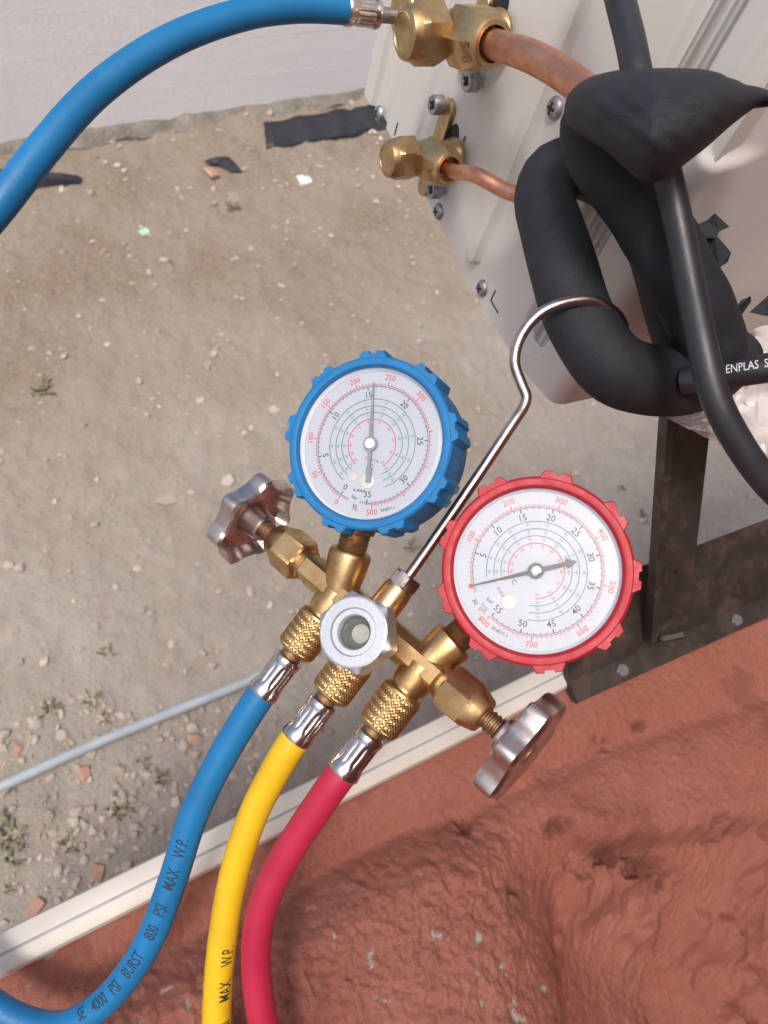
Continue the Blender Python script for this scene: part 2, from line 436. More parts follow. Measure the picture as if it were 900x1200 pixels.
chunk('plastic_scrap', 168, 272, 12, simple('pale_green', (.42, .60, .50), .5), 'pale green plastic scrap under the upper blue hose arc', 'scrap', .12)
chunk('wood_chip', 275, 232, 20, simple('grey_wood', (.30, .26, .22), .9), 'weathered grey wood chip below the dark rag', 'wood chip', .15)

def rag(name, px, label, h=.05):
    pts = [on_ground(*q) for q in px]; c = sum(pts, Vector()) / len(pts); b = MB(); n = 7
    rings = []
    for k in range(n):
        s = 1 - k / (n - 1)
        rings.append([c + (p - c) * s * random.uniform(.92, 1.06) + Vector((0, 0, h * (1 - s) ** .6 * random.uniform(.5, 1.1) + (.012 if k == 0 else .016))) for p in pts])
    v = [tuple(p) for r in rings for p in r]; m_ = len(pts); f = []
    for k in range(n - 1):
        for i in range(m_): j = (i + 1) % m_; f.append((k * m_ + i, k * m_ + j, k * m_ + m_ + j, k * m_ + m_ + i))
    f.append(tuple(range(m_ - 1, -1, -1)))
    b.add(v, f); o = b.build(name, BLACK_SCRAP, None, 25); return tag(o, label, 'scrap')
rag('rag', [(238, 190), (252, 186), (268, 186), (276, 194), (283, 203), (270, 203), (256, 196), (245, 196)], 'crumpled dark rag on the dirt near the foot of the white wall', .03)
rag('dark_patch', [(-30, 225), (-20, 200), (10, 203), (45, 212), (75, 205), (98, 211), (92, 217), (62, 218), (30, 226)], 'low uneven black patch lying behind the upper blue hose', .05)  # low black mesh laid over a dark patch of dirt

def weed(u, v, px, label, n=18):
    p = on_ground(u, v); d = (p - Vector((0, 0, CAM_H))).length; r = px * .8 / F * d / 2; b = MB()
    for k in range(n):
        a = random.uniform(0, 6.28); rr = r * random.uniform(0, .75); l = r * random.uniform(.5, 1.1); wd_ = r * random.uniform(.10, .2)
        c = Vector((math.cos(a) * rr, math.sin(a) * rr, 0)); o = Vector((math.cos(a), math.sin(a), 0)); s = Vector((-o.y, o.x, 0)) * wd_
        lean = random.uniform(.3, 1.1)
        q = [c - s * .4, c + o * l * lean * .45 - s + Vector((0, 0, l * .5)), c + o * l * lean + Vector((0, 0, l * .55)), c + o * l * lean * .45 + s + Vector((0, 0, l * .5)), c + s * .4]
        b.add([tuple(x) for x in q], [(0, 1, 3, 4), (1, 2, 3)])
    e = b.build('weed', LEAF, None, 0); e.matrix_world = Matrix.Translation(p - Vector((0, 0, .003))); return tag(e, label, 'weed')
for a in [(48, 458, 30, 'low green weed on bare dirt at far left, under the blue arc'), (108, 820, 22, 'green weed just above the grey pipe, upper of a close pair'),
          (124, 841, 16, 'small bright weed just above the grey pipe, lower of a close pair'), (60, 832, 26, 'dull weed left of the close pair above the grey pipe'),
          (125, 765, 20, 'dry grey-green weed higher up the dirt above the pipe'), (168, 893, 20, 'weed below the middle of the grey pipe'),
          (188, 915, 26, 'tall dark weed beside the lower blue hose'), (140, 946, 32, 'wide brownish weed below the grey pipe'), (14, 975, 40, 'large dark weed at the left photo edge'),
          (18, 1003, 26, 'dark weed just under the large one at the left edge'), (82, 990, 26, 'weed between the large left weed and the blue hose'), (12, 1042, 16, 'small weed close to the trunking at far left'),
          (752, 602, 18, 'green weed between red gauge and steel post'), (728, 572, 14, 'faint weed above the top right of the red gauge'), (482, 640, 24, 'weed seen under the blue gauge beside the hook rod'),
          (272, 243, 20, 'dark green weed near the rag by the white wall')]:
    weed(*a)

# ---- grey pipe along the dirt
p0, p1 = on_z(-120, 979, .035), on_z(425, 735, .035)
b = MB(); C = spline([(p0, .021), (p0.lerp(p1, .35) + Vector((0, .012, 0)), .021), (p0.lerp(p1, .7) + Vector((0, -.010, 0)), .021), (p1, .021)], .05); tube(b, C, 16)
pr = root('ground_pipe', Matrix.Translation(p0), 'long thin grey pipe lying across the dirt yard', 'pipe'); b.build('pipe_tube', PIPE_GREY, pr)

# ================================================================== far white wall
M = Matrix((wd, -wn, Vector((0, 0, 1)))).transposed().to_4x4(); M.translation = WB - wn * .06
wl = root('boundary_wall', M, 'long whitewashed block wall behind the dirt yard', 'wall')
zc = .10; k = 0
MB().box(-7, 12, .06, .25, -.3, 2.75).build('wall_core', WHITEWASH, wl, 0, True)
while zc < 2.6:
    hgt = .235; off = random.uniform(-.2, 0); x = -6.5 + off
    while x < 10:
        L = .62
        if x > -4.0 and x + L < 5.6:
            b = MB(); b.box(x + .0001, x + L - .0001, random.uniform(-.0004, .0004), .062, zc + .0004, zc + hgt - .0004, None, .0012); b.build('block', WHITEWASH, wl, 25, True)
        x += L
    zc += hgt; k += 1
b = MB(); rng = np.linspace(-6.5, 9, 150)
prof = [(-.10, -.2), (-.085, .075), (-.02, .118), (.07, .12)]
for xx in rng: pass
v = []; f = []
for i, xx in enumerate(rng):
    for (yy, zz) in prof: v.append((xx, yy + random.uniform(-.022, .014), zz + random.uniform(-.016, .016)))
for i in range(len(rng) - 1):
    for j in range(3): f.append((i * 4 + j, i * 4 + j + 1, i * 4 + 5 + j, i * 4 + 4 + j))
b.add(v, f); b.build('footing', FOOTING, wl, 40, True)
# black membrane along the wall foot
q = [on_z(311, 172, .07), on_z(470, 146, .07), on_plane(470, 114, WB + wn * .10, wn), on_plane(308, 141, WB + wn * .10, wn)]
b = MB(); nx_, ny_ = 24, 6; v = []
for j in range(ny_):
    for i in range(nx_):
        p = q[0].lerp(q[1], i / 23 * 1.25).lerp(q[3].lerp(q[2], i / 23 * 1.25), j / 5); v.append(tuple(p + wn * (.02 + random.uniform(-.012, .012)) + Vector((0, 0, random.uniform(-.012, .012)))))
f = [(j * nx_ + i, j * nx_ + i + 1, j * nx_ + nx_ + i + 1, j * nx_ + nx_ + i) for j in range(ny_ - 1) for i in range(nx_ - 1)]
b.add(v, f); o = b.build('membrane_strip', BLACK_SCRAP, None, 25); tag(o, 'black waterproof membrane strip along the foot of the white wall', 'membrane')
so = o.modifiers.new('s', 'SOLIDIFY'); so.thickness = .006

# ================================================================== parapet
PZ = CAM_H - .55
tl0, tl1 = on_z(0, 1148, PZ), on_z(653, 813, PZ)        # near edge of the trunking
tdir = (tl1 - tl0); tdir.z = 0; tdir.normalize(); tout = Vector((-tdir.y, tdir.x, 0))
TW, TH = .0225, .012
OUT = TW - .002                                           # parapet ends just past the trunking
s_ax = np.concatenate([np.arange(-.75, -.25, .012), np.arange(-.25, .62, .0013), np.arange(.62, 1.6, .02)])
t_ax = np.concatenate([np.arange(-.75, -.36, .012), np.arange(-.36, 0.0, .0013), np.linspace(0, OUT, 8)])
SS, TT = np.meshgrid(s_ax, t_ax)
XW = tl0.x + tdir.x * SS + tout.x * TT; YW = tl0.y + tdir.y * SS + tout.y * TT
def pix(Xw, Yw, Zw):
    r = np.array(R3.transposed()); q = np.stack([Xw, Yw, np.full_like(Xw, 0) + Zw - CAM_H], -1) @ r.T
    dz = np.maximum(-q[..., 2], .05); return 450 + F * q[..., 0] / dz, 600 - F * q[..., 1] / dz
U, V = pix(XW, YW, PZ + .01)
crx = np.array([-400, 0, 120, 215, 317, 393, 470, 560, 640, 740, 900, 1200]); cry = np.array([1500, 1230, 1150, 1100, 1061, 1012, 974, 945, 905, 862, 815, 700])
rgx = np.array([-400, 400, 540, 600, 640, 700, 780, 900, 1200]); rgy = np.array([1700, 1300, 1010, 962, 955, 985, 978, 958, 930])
sC = V - np.interp(U, crx, cry)
lumpR = sstep(720, 520, U)
Z = .0 - .006 * np.exp(-(sC / 16) ** 2) * sstep(150, 300, U)
Z = Z + (.010 + .022 * lumpR) * sstep(-6, 85, sC) + .008 * lumpR * sstep(60, 200, sC)
wob = 12 * (fbm(XW * 22, YW * 22, 3, 21) - .5)
qa = V - np.interp(U, rgx, rgy); qa = qa + wob * np.exp(-(qa / 38) ** 2); qb = (U - np.interp(V, [900, 960, 1060, 1200, 1400], [520, 555, 592, 650, 720])) * .85; qb = qb + wob * np.exp(-(qb / 38) ** 2)
qq = -26.0 * np.logaddexp(-np.clip(qa, -600, 600) / 26.0, -np.clip(qb, -600, 600) / 26.0)
soft = 30.0; fall = soft * np.logaddexp(0, qq / soft)
Z = Z - np.minimum(.00052 * fall, .09)
Z = Z + .006 * np.exp(-((qq + 18) / 20) ** 2) * sstep(620, 700, U)
rough = .35 + .65 * sstep(-10, 30, sC); smooth_ = sstep(590, 680, U) * sstep(10, -25, qq); rough = rough * (1 - .62 * smooth_)
Z = Z - .017 * sstep(-4, 14, qq + 14 * (fbm(XW * 70, YW * 70, 4, 23, .6) - .5)) * sstep(635, 700, U) * sstep(.18, .48, fbm(XW * 26, YW * 26, 3, 29)) 
Z = Z + .0024 * (fbm(XW * 240, YW * 240, 2, 35, .7) - .5)
Z = Z + .0048 * (fbm(XW * 190, YW * 190, 3, 33, .7) - .5) * sstep(-5, 30, sC) * sstep(660, 560, U)
n1 = fbm(XW * 42, YW * 42, 6, 31, .60) - .5
n2 = fbm((XW + YW * .6) * 40, (YW - XW * .6) * 150, 4, 41, .66) - .5; rough = rough * (1 - .45 * sstep(15, 60, qq))
ridged = 1 - np.abs(2 * fbm(XW * 55, YW * 55, 5, 51, .68) - 1)
Z = Z + rough * (.0048 * n1 + (.0042 + .0035 * sstep(10, 60, qq)) * n2 * sstep(0, 40, qq) + .0042 * (ridged - .8) * sstep(0, 30, sC) * (1 - .85 * sstep(5, 45, qq))) + .006 * (fbm(XW * 12, YW * 12, 2, 61) - .5)
pit = np.zeros_like(Z)
for (a_, b_, r_, dd) in [(662, 965, 16, .010), (742, 997, 22, .016), (790, 1010, 26, .012), (820, 1022, 20, .010), (858, 968, 24, .010), (548, 968, 20, .006), (600, 1045, 10, .005), (715, 860, 9, .003), (760, 845, 10, .004), (720, 872, 6, .003)]:
    w_ = fbm(XW * 130, YW * 130, 3, int(a_)); g_ = np.exp(-(((U - a_) / r_) ** 2 + ((V - b_) / (r_ * .6)) ** 2)) * sstep(.35, .6, w_); Z -= dd * g_; pit = np.maximum(pit, g_)
pl = fbm(XW * 150, YW * 150, 4, 71, .6)
peel = np.zeros_like(Z)
for (a_, b_, rx, ry, ang) in [(499, 1098, 20, 8, .1), (548, 1102, 6, 15, .2), (578, 1140, 16, 8, .9), (588, 1175, 8, 22, .1), (384, 1098, 7, 16, .2), (436, 1170, 18, 10, .3), (548, 1175, 10, 8, 0), (424, 1125, 6, 14, 0), (600, 1195, 16, 8, 0), (640, 1160, 8, 8, 0),
                             (219, 1178, 8, 8, 0), (165, 1196, 5, 8, 0), (195, 1160, 20, 3, -.5), (50, 1120, 22, 4, -.4), (298, 1020, 6, 3, 0), (35, 1155, 16, 5, -.4), (540, 1140, 10, 5, .5)]:
    du, dv = U - a_, V - b_; c_, s_ = math.cos(ang), math.sin(ang); x_, y_ = (du * c_ + dv * s_) / rx, (-du * s_ + dv * c_) / ry
    peel = np.maximum(peel, sstep(.575, .595, (pl + .35 * (fbm(XW * 520, YW * 520, 3, 77) - .5)) * .6 + .33 * np.exp(-(x_ ** 2 + y_ ** 2))))
peel = peel * sstep(-60, 0, sC + 60)
Z = Z - .0012 * peel
edge = sstep(.004, -.012, TT); Z = Z * edge - .0008
ZP = PZ + Z
grime_and_pits = np.clip(pit * 1.3 + .5 * sstep(.62, .75, fbm(XW * 25, YW * 25, 5, 81, .65)), 0, 1) * .8  # scattered noise grime, plus a darker colour inside the carved pits
# close the top into a solid: outer and inner faces go down to the floor
def skirt(a, n0, n1): return np.concatenate([np.repeat(a[:1], n0, 0), a, np.repeat(a[-1:], n1, 0)], 0)
XW2, YW2, ZP2, pe2, gr2 = (skirt(a, 1, 1) for a in (XW, YW, ZP, peel, grime_and_pits))
ZP2[0] = CAM_H - 1.45; ZP2[-1] = -.2
pr = root('parapet_wall', Matrix.Translation(Vector((tl0.x, tl0.y, 0))), 'rough terracotta painted parapet wall with a lumpy plaster top', 'wall')
me = grid_mesh('plaster_top', XW2 - tl0.x, YW2 - tl0.y, ZP2, PLASTER, {'peel': pe2, 'grime_and_pits': gr2})
o = bpy.data.objects.new('plaster_top', me); COL.objects.link(o); o.parent = pr
me.polygons.foreach_set('use_smooth', [True] * len(me.polygons)); me.set_sharp_from_angle(angle=math.radians(75))
bw_ = MB(); bw_.box(.60, 2.6, -.79, .02, .0, CAM_H + 1.5, None, .01); bw_.box(-.8, 2.6, -1.0, -.8, .0, CAM_H + 1.2, None, .01); tag(bw_.build('added_bounce_wall', PLASTER, None, 0), kind='structure')  # unseen wall, added out of view to give shade and red bounced light
fl = MB(); fl.box(-3, .59, -.79, -.35, CAM_H - 1.55, CAM_H - 1.45); tag(fl.build('terrace_floor', FOOTING, None, 0), kind='structure')

# cream trunking along the outer edge
Mt = Matrix((tdir, tout, Vector((0, 0, 1)))).transposed().to_4x4(); Mt.translation = Vector((tl0.x, tl0.y, PZ + .0008))
LT = (on_z(668, 800, PZ) - tl0).dot(tdir)
tr_ = root('cable_trunking', Mt, 'cream plastic cable trunking along the outer parapet edge', 'trunking')
b = MB(); prof = [(0, 0), (0, TH - .004), (.0012, TH - .0014), (.004, TH), (TW * .46 - .0008, TH), (TW * .46 - .0008, TH - .0012), (TW * .46 + .0008, TH - .0012), (TW * .46 + .0008, TH), (TW - .004, TH), (TW - .0012, TH - .0014), (TW, TH - .004), (TW, 0)]
xs = [-.5] + list(np.linspace(-.2, LT - .004, 40)) + [LT - .001, LT]; n = len(prof); v = []
for i, xx in enumerate(xs):
    sh = .0015 if i == len(xs) - 1 else 0
    for yy, zz in prof: v.append((xx, yy + (.5 * TW - yy) * sh * 30, zz - (sh if zz > .004 else 0)))
f = [(i * n + j, i * n + (j + 1) % n, (i + 1) * n + (j + 1) % n, (i + 1) * n + j) for i in range(len(xs) - 1) for j in range(n)]
f += [tuple(range(n)), tuple((len(xs) - 1) * n + n - 1 - j for j in range(n))]
b.add(v, f); b.build('trunking_body', CREAM, tr_, 35, True)
MB().box(-.5, LT - .003, TW * .46 - .0014, TW * .46 + .0006, TH - .0016, TH - .0004).build('lid_joint', GREYLINE, tr_, 0, True)

# ================================================================== steel bracket
c0, c1 = on_z(640, 812, PZ + .012), on_z(1100, 613, PZ + .012)
bd = (c1 - c0); bd.z = 0; bd.normalize(); bo = Vector((-bd.y, bd.x, 0))
Ma = Matrix((bd, bo, Vector((0, 0, 1)))).transposed().to_4x4(); Ma.translation = c0
LB = (c1 - c0).length
br = root('angle_iron', Ma, 'rusty dark angle iron bolted along the parapet top', 'angle iron')
b = MB(); th = .0045; ca, sa = math.cos(math.radians(42)), math.sin(math.radians(42)); FW = .072
prof = [(-.016, -.003), (-.016, th - .003), (0, th), (FW * ca, th + FW * sa), (FW * ca + .0015, FW * sa), (.001, -.003)]
v = [(xx, y_, z_) for xx in np.linspace(.02, LB, 30) for y_, z_ in prof]; n = 6
f = [(i * n + j, i * n + n + j, i * n + n + (j + 1) % n, i * n + (j + 1) % n) for i in range(29) for j in range(n)] + [tuple(range(n)), tuple(29 * n + n - 1 - j for j in range(n))]
b.add(v, f); b.build('angle_flange', RUST, br, 30, True)
for (u_, v_) in [(722, 780), (858, 726)]:
    p = Ma.inverted() @ on_z(u_, v_, PZ + .014); b = MB()
    b.hexnut([(0, .0050), (.0015, .0056), (.0062, .0056), (.0072, .0046)], .0098, Matrix.Translation((p.x, min(p.y, -.008), .0005)), 36, random.uniform(0, 1))
    b.lathe([(-.0006, .0070), (.0006, .0070)], 24, Matrix.Translation((p.x, min(p.y, -.008), .0005))); b.build('bolt', ZINC, br, 25, True)
# post leaning from the angle iron up to the unit
pb, pt = P(781, 728, .612), P(803, 486, .500)
Mp = frame(pb, pt - pb, DIR(1, .25, 0)); LP = (pt - pb).length
po = root('steel_post', Mp, 'dark rusty flat steel post rising to the air conditioner', 'post')
b = MB(); W_ = .0165; HR = .0038; hz = .052
ring = []; N_ = 24
for i in range(N_):
    a = 2 * math.pi * i / N_; ring.append((HR * math.cos(a), hz + HR * math.sin(a)))
sq = []
for i in range(N_):
    a = 2 * math.pi * i / N_; c_, s_ = math.cos(a), math.sin(a); k_ = W_ / max(abs(c_), abs(s_)); sq.append((k_ * c_, hz + k_ * s_))
tk = .003
v = []
for y_ in (-tk, tk): v += [(x, y_, z) for x, z in ring] + [(x, y_, z) for x, z in sq]
f = []
for i in range(N_):
    j = (i + 1) % N_
    f += [(i, N_ + i, N_ + j, j), (2 * N_ + i, 2 * N_ + j, 3 * N_ + j, 3 * N_ + i), (i, j, 2 * N_ + j, 2 * N_ + i)]
    if not (abs(sq[i][1] - sq[j][1]) < 1e-6): f.append((N_ + i, 3 * N_ + i, 3 * N_ + j, N_ + j))
b.add(v, f)
b.box(-W_, W_, -tk, tk, -.012, hz - W_); b.box(-W_, W_, -tk, tk, hz + W_, LP + .02)
b.box(-W_, -W_ + .005, -tk - .007, -tk, -.010, LP + .02)
b.build('flat_bar', RUST, po, 30, True)
MB().box(-W_ * .5, W_ * .8, -tk - .007, -tk, -.016, -.008, None, .0025).build('weld_bead', RUST, po, 30, True)

# ================================================================== air conditioner
Hc = Vector((-.369, .835, -.408)); Hc = (Hc - Hc.dot(Zc) * Zc).normalized()
H = R3 @ Hc; UPV = Vector((0, 0, 1)); PN = (-H).cross(UPV)
B0 = P(668, 473, .47)
AM = Matrix((-H, UPV, PN)).transposed().to_4x4(); AM.translation = B0; AI = AM.inverted()
ac = root('air_conditioner', AM, 'off-white outdoor air conditioner unit with brass service valves', 'air conditioner')
def pp(u, v, z=0.0):
    p = AI @ on_plane(u, v, B0 + PN * z, PN); return p.x, p.y
XL = pp(430, 110)[0]                                       # front corner
STEP = pp(541, 322)[0]
sx = np.arange(XL, .10, .0014); sy = np.arange(-.028, .47, .0014)
GX, GY = np.meshgrid(sx, sy)
def seg_d(a, b_):
    (ax, ay), (bx, by) = a, b_; dx, dy = bx - ax, by - ay; L2 = dx * dx + dy * dy
    t_ = np.clip(((GX - ax) * dx + (GY - ay) * dy) / L2, 0, 1); return np.hypot(GX - ax - t_ * dx, GY - ay - t_ * dy)
GZ_ = np.zeros_like(GX)
def emboss(u0, v0, u1, v1, w_, dep, soft_=.0035, ext=.0):
    global GZ_
    a = pp(u0, v0); b_ = pp(u1, v1)
    bx = a[0] + (b_[0] - a[0]) * .0 ; L = math.hypot(b_[0] - a[0], b_[1] - a[1]) + ext
    d = seg_d(a, (a[0], a[1] + L)); GZ_ = GZ_ + dep * sstep(w_ + soft_, w_, d)
emboss(445, 150, 473, 30, .006, -.0035, .0035, .30)
emboss(559, 297, 690, 25, .0052, .0055, .0016, .06)        # long raised rib
emboss(625, 392, 700, 262, .009, -.0060, .0050, .45)         # wide rib near the rear corner
emboss(845, 170, 900, 40, .0085, -.0045, .0055, .05)
seam = pp(490, 160)[0]; GZ_ -= .0040 * np.exp(-((GX - seam) / .0013) ** 2); GZ_ += .0012 * sstep(seam - .0075, seam - .004, GX) * sstep(seam, seam - .001, GX)
seam2 = pp(432, 125)[0] + .0085; GZ_ -= .0035 * np.exp(-((GX - seam2) / .0011) ** 2); GZ_ += .0025 * sstep(seam2, seam2 - .001, GX)
rc = .010                                                   # the sheet wraps round the rear corner
X0 = -.020; GQ = GX - X0; ang = np.clip(GQ / rc, 0, math.pi / 2); ext = np.maximum(GQ - rc * math.pi / 2, 0)
PX = np.where(GQ < 0, GX, X0 + rc * np.sin(ang)); PZl = np.where(GQ < 0, 0, -(rc - rc * np.cos(ang)) - ext * 3.0)
nX = np.sin(ang); nZ = np.cos(ang)
PX = PX + GZ_ * nX; PZl = PZl + GZ_ * nZ
bot = np.interp(GX, [-.34, -.2, STEP - .0008, STEP, -.05, -.020, .010, .05], [-.0178, -.0195, -.0215, -.0268, -.0235, -.0165, -.0145, -.0140])
PY = np.maximum(GY, bot)
me = grid_mesh('side_panel', PX, PY, PZl, PAINT)
o = bpy.data.objects.new('side_panel', me); COL.objects.link(o); o.parent = ac; me.set_sharp_from_angle(angle=math.radians(50))
MB().box(XL - .003, X0 + rc - .004, -.0165, .469, -.42, -.006).build('cabinet', PAINT, ac, 0, True)
for (u_, v_), (w2, h2) in [((578, 346), (.0005, .010))]:   # knock-out cuts
    x_, y_ = pp(u_, v_); b = MB(); b.box(x_, x_ + .0007, y_ - .004, y_ + .005, .0002, .0007); b.box(x_, x_ + .012, y_ - .0046, y_ - .0040, .0002, .0007); b.build('knockout_cut', SLOT, ac, 0, True)
for (u_, v_) in [(464, 152)]:
    x_, y_ = pp(u_, v_); MB().box(x_, x_ + .001, y_ - .004, y_ + .006, .0002, .0007).build('vent_slit', SLOT, ac, 0, True)
x_, y_ = pp(544, 163); MB().box(x_, x_ + .001, y_ - .001, y_ + .0025, .0002, .0006).build('paint_chip', SLOT, ac, 0, True)
def screw(x, y, z, r, mat=None, washer=False, hh=None):
    b = MB(); M = Matrix.Translation((x, y, z)); hh = hh or r * .62
    if washer:
        b.lathe([(0, r), (.0005, r * 1.02), (hh * .9, r * 1.0), (hh, r * .93), (hh * .97, r * .55), (hh * .9, 0.0004)], 28, M)
    else:
        b.lathe([(0, r * 1.02), (hh * .25, r), (hh * .55, r * .9), (hh * .82, r * .66), (hh * .98, r * .3), (hh, .0003)], 28, M)
    o = b.build('screw', mat or ZINC, ac, 32, True)
    b = MB(); a = random.uniform(0, 1.5); Mr = M @ Matrix.Rotation(a, 4, 'Z'); l, t_ = r * .50, r * .13
    b.box(-l, l, -t_, t_, hh * .70, hh * 1.03, Mr); b.box(-t_, t_, -l, l, hh * .70, hh * 1.032, Mr)
    b.build('cross_slot', SLOT, o, 0, True); return o
for (u_, v_, r_) in [(442, 133, 9), (563, 338, 10.5), (648, 127, 13.5), (512, 248, 9.5)]:
    x_, y_ = pp(u_, v_, .002); screw(x_, y_, 0, .0058 if u_ != 648 else .0062)

def knurl(mb, L, r, M, n=34, rows=11, amp=.00042, cap=True):
    seg = n * 4; prof = [(0, r * .86), (L * .04, r * .97), (L * .09, r * .995)]
    zz = np.linspace(L * .10, L * .90, rows * 4); prof += [(z, r) for z in zz] + [(L * .91, r * .995), (L * .96, r * .97), (L, r * .86)]
    pitch = 2 * math.pi * r / n
    def rf(a, z, q):
        if not (L * .095 < z < L * .905): return q
        c = a * n / (2 * math.pi); k_ = z / pitch
        A_ = abs(((c + k_) % 1) - .5) * 2; B_ = abs(((c - k_) % 1) - .5) * 2
        return q - amp * 1.6 * max(0, 1 - 1.6 * min(1 - A_, 1 - B_) / .6) + amp * .3
    mb.lathe(prof, seg, M, rf, (cap, cap))
def ferrule(mb, L, r, M):
    prof = [(0, r * .78), (L * .04, r * .98), (L * .10, r * 1.04), (L * .17, r * 1.0), (L * .2, r * .96)] + [(L * k_, r * .97) for k_ in np.linspace(.24, .74, 6)] + [(L * .78, r * 1.02), (L * .83, r * 1.06), (L * .90, r * 1.10), (L * .96, r * 1.12), (L, r * 1.06), (L, r * .8)]
    def rf(a, z, q):
        if L * .2 < z < L * .77:
            e = min((z - L * .2), (L * .77 - z)) / (L * .1); e = max(0, min(1, e)); s_ = .5 + .5 * math.cos(a * 9); return q * (1 - .085 * e * (1 - s_ ** .35))
        return q
    mb.lathe(prof, 108, M, rf)

FX = Vector((1, .42, 0)).normalized()                       # the flare outlets point back and a little up
def raised_text(t, size, M, name, mat, parent, depth=.0004):
    v, f = text_geo(t, size); b = MB(); n = len(v)
    b.add([(x, y, 0) for x, y in v] + [(x, y, depth) for x, y in v], [tuple(n + i for i in q) for q in f], M); return b.build(name, mat, parent, 0, True)
def valve(u, v, k, plate_px, bolts_px, big):
    zc_ = .026 * k
    x_, y_ = pp(u, v, zc_); M0 = Matrix.Translation((x_, y_, 0))
    b = MB()
    # body hub along the panel normal plus outlet branch
    b.lathe([(.0038, .011 * k), (.006, .0115 * k), (.012, .0095 * k), (zc_ + .012 * k, .0095 * k), (zc_ + .016 * k, .008 * k)], 32, M0)
    Mf = frame((x_, y_, zc_), FX, (0, 0, 1))
    b.lathe([(-.008 * k, .006 * k), (-.004 * k, .0105 * k), (.006 * k, .0105 * k), (.012 * k, .0105 * k)], 32, Mf)
    body = b.build('service_valve', BRASS_CAST, ac, 30, True)
    if big: body['label'] = 'large upper service valve with the blue hose screwed on'
    else: body['label'] = 'small lower service valve with the thin copper tube'
    b = MB(); (pu0, pv0), (pu1, pv1) = plate_px
    a0 = pp(pu0, pv0); a1 = pp(pu1, pv1); hw = .0068; xm = (a0[0] + a1[0]) / 2; ytop, ybot = a0[1], a1[1]
    out = []
    for i in range(13): t_ = math.pi * i / 12; out.append((xm + hw * math.cos(t_), ytop - hw + hw * math.sin(t_)))
    for i in range(13): t_ = math.pi + math.pi * i / 12; out.append((xm + hw * math.cos(t_), ybot + hw + hw * math.sin(t_)))
    n = len(out); vv = [(x, y, z) for z in (.0003, .0034, .0038) for x, y in out]
    for i in range(n): x, y, z = vv[2 * n + i]; vv[2 * n + i] = (xm + (x - xm) * .93, y, z)
    ff = [(q * n + i, q * n + (i + 1) % n, q * n + n + (i + 1) % n, q * n + n + i) for q in range(2) for i in range(n)] + [tuple(2 * n + i for i in range(n))]
    b.add(vv, ff); b.build('mounting_plate', BRASS_DARK if False else BRASS_CAST, body, 30, True)
    # flare nut
    b = MB(); nl = .026 * k; af = .0250 * k
    b.hexnut([(.004 * k, af * .5), (.0058 * k, af * .57), (.0062 * k, af * .60), (.0168 * k, af * .60), (.0172 * k, af * .575), (.0295 * k, af * .42), (.031 * k, af * .38), (.031 * k, af * .30), (.024 * k, af * .29)], af, Mf, 72, math.pi / 6 * (1 if big else .3))
    nut = b.build('flare_nut', BRASS_CAST, body, 28, True)
    Mtx = Mf @ Matrix.Rotation(math.radians(20), 4, 'Z') @ Matrix.Translation((af * .462, 0, .0252 * k)) @ Matrix.Rotation(math.radians(72), 4, 'Y') @ Matrix.Rotation(math.radians(90), 4, 'Z')
    raised_text('5/8' if big else '3/8', .0075 * k, Mtx, 'size_mark', BRASS_DARK, body)
    # stem cap
    b = MB(); M1 = Matrix.Translation((x_, y_, zc_ + .012 * k)); ac_ = .0240 * k
    b.hexnut([(-.002, ac_ * .48), (-.0012, ac_ * .56), (-.0008 * k, ac_ * .60), (.0098 * k, ac_ * .60), (.0102 * k, ac_ * .575), (.0130 * k, ac_ * .495)], ac_, M1, 72, .3)
    b.lathe([(.0110 * k, ac_ * .50), (.0150 * k, ac_ * .485), (.0170 * k, ac_ * .46), (.0180 * k, ac_ * .40), (.0182 * k, ac_ * .34), (.0178 * k, ac_ * .33), (.0178 * k, .0005)], 40, M1)
    b.build('valve_cap', BRASS_CAST, body, 28, True)
    for (bu, bv) in bolts_px:
        bx, by = pp(bu, bv, .008); screw(bx, by, .0038, .0062, ZINC, True, .0075)
    return body, (x_, y_, zc_), Mf
vb, (vx, vy, vz), MfB = valve(538, 40, 1.20, ((560, -30), (560, 108)), [(551, 95)], True)
vs, (wx, wy, wz), MfS = valve(500, 184, 1.0, ((520, 98), (508, 246)), [(511, 123), (509, 222)], False)
# dark clearance holes in the sheet behind the valves
for (u_, v_, r_) in [(531, 163, .0062), (583, 14, .010)]:
    x_, y_ = pp(u_, v_); b = MB(); b.lathe([(.0004, r_), (.0007, r_ * .98)], 30, Matrix.Translation((x_, y_, 0)) @ Matrix.Scale(1.7, 4, (0, 1, 0))); b.build('pipe_hole', SLOT, ac, 0, True)

# ================================================================== insulated pipes
def sleeve(pts, seg=30, wob=None, name='foam_sleeve', par=None):
    C = spline([(P(*p[:3]), p[3]) for p in pts], .004); b = MB(); tube(b, C, seg, None, True, wob); return b.build(name, FOAM, par, 50)
wobf = lambda s_, a: .018 * math.sin(23 * s_ + 2 * a) + .012 * math.sin(41 * s_ - a)
lp = [(858, 408, .412, .0165), (842, 428, .408, .0168), (808, 445, .398, .0170), (762, 446, .385, .0174), (716, 428, .375, .0174), (682, 380, .377, .0170), (662, 320, .382, .0164), (646, 268, .390, .0158), (638, 228, .398, .0154), (650, 203, .402, .0152), (682, 196, .402, .0152), (722, 214, .400, .0154), (754, 252, .398, .0156), (776, 305, .398, .0158), (792, 360, .400, .0160), (812, 420, .410, .0158)]
ip = root('insulated_pipe', Matrix.Translation(P(716, 440, .375)), 'black foam insulated pipe bent into a low loop carrying the hook', 'pipe')
sleeve(lp, wob=wobf, par=ip)
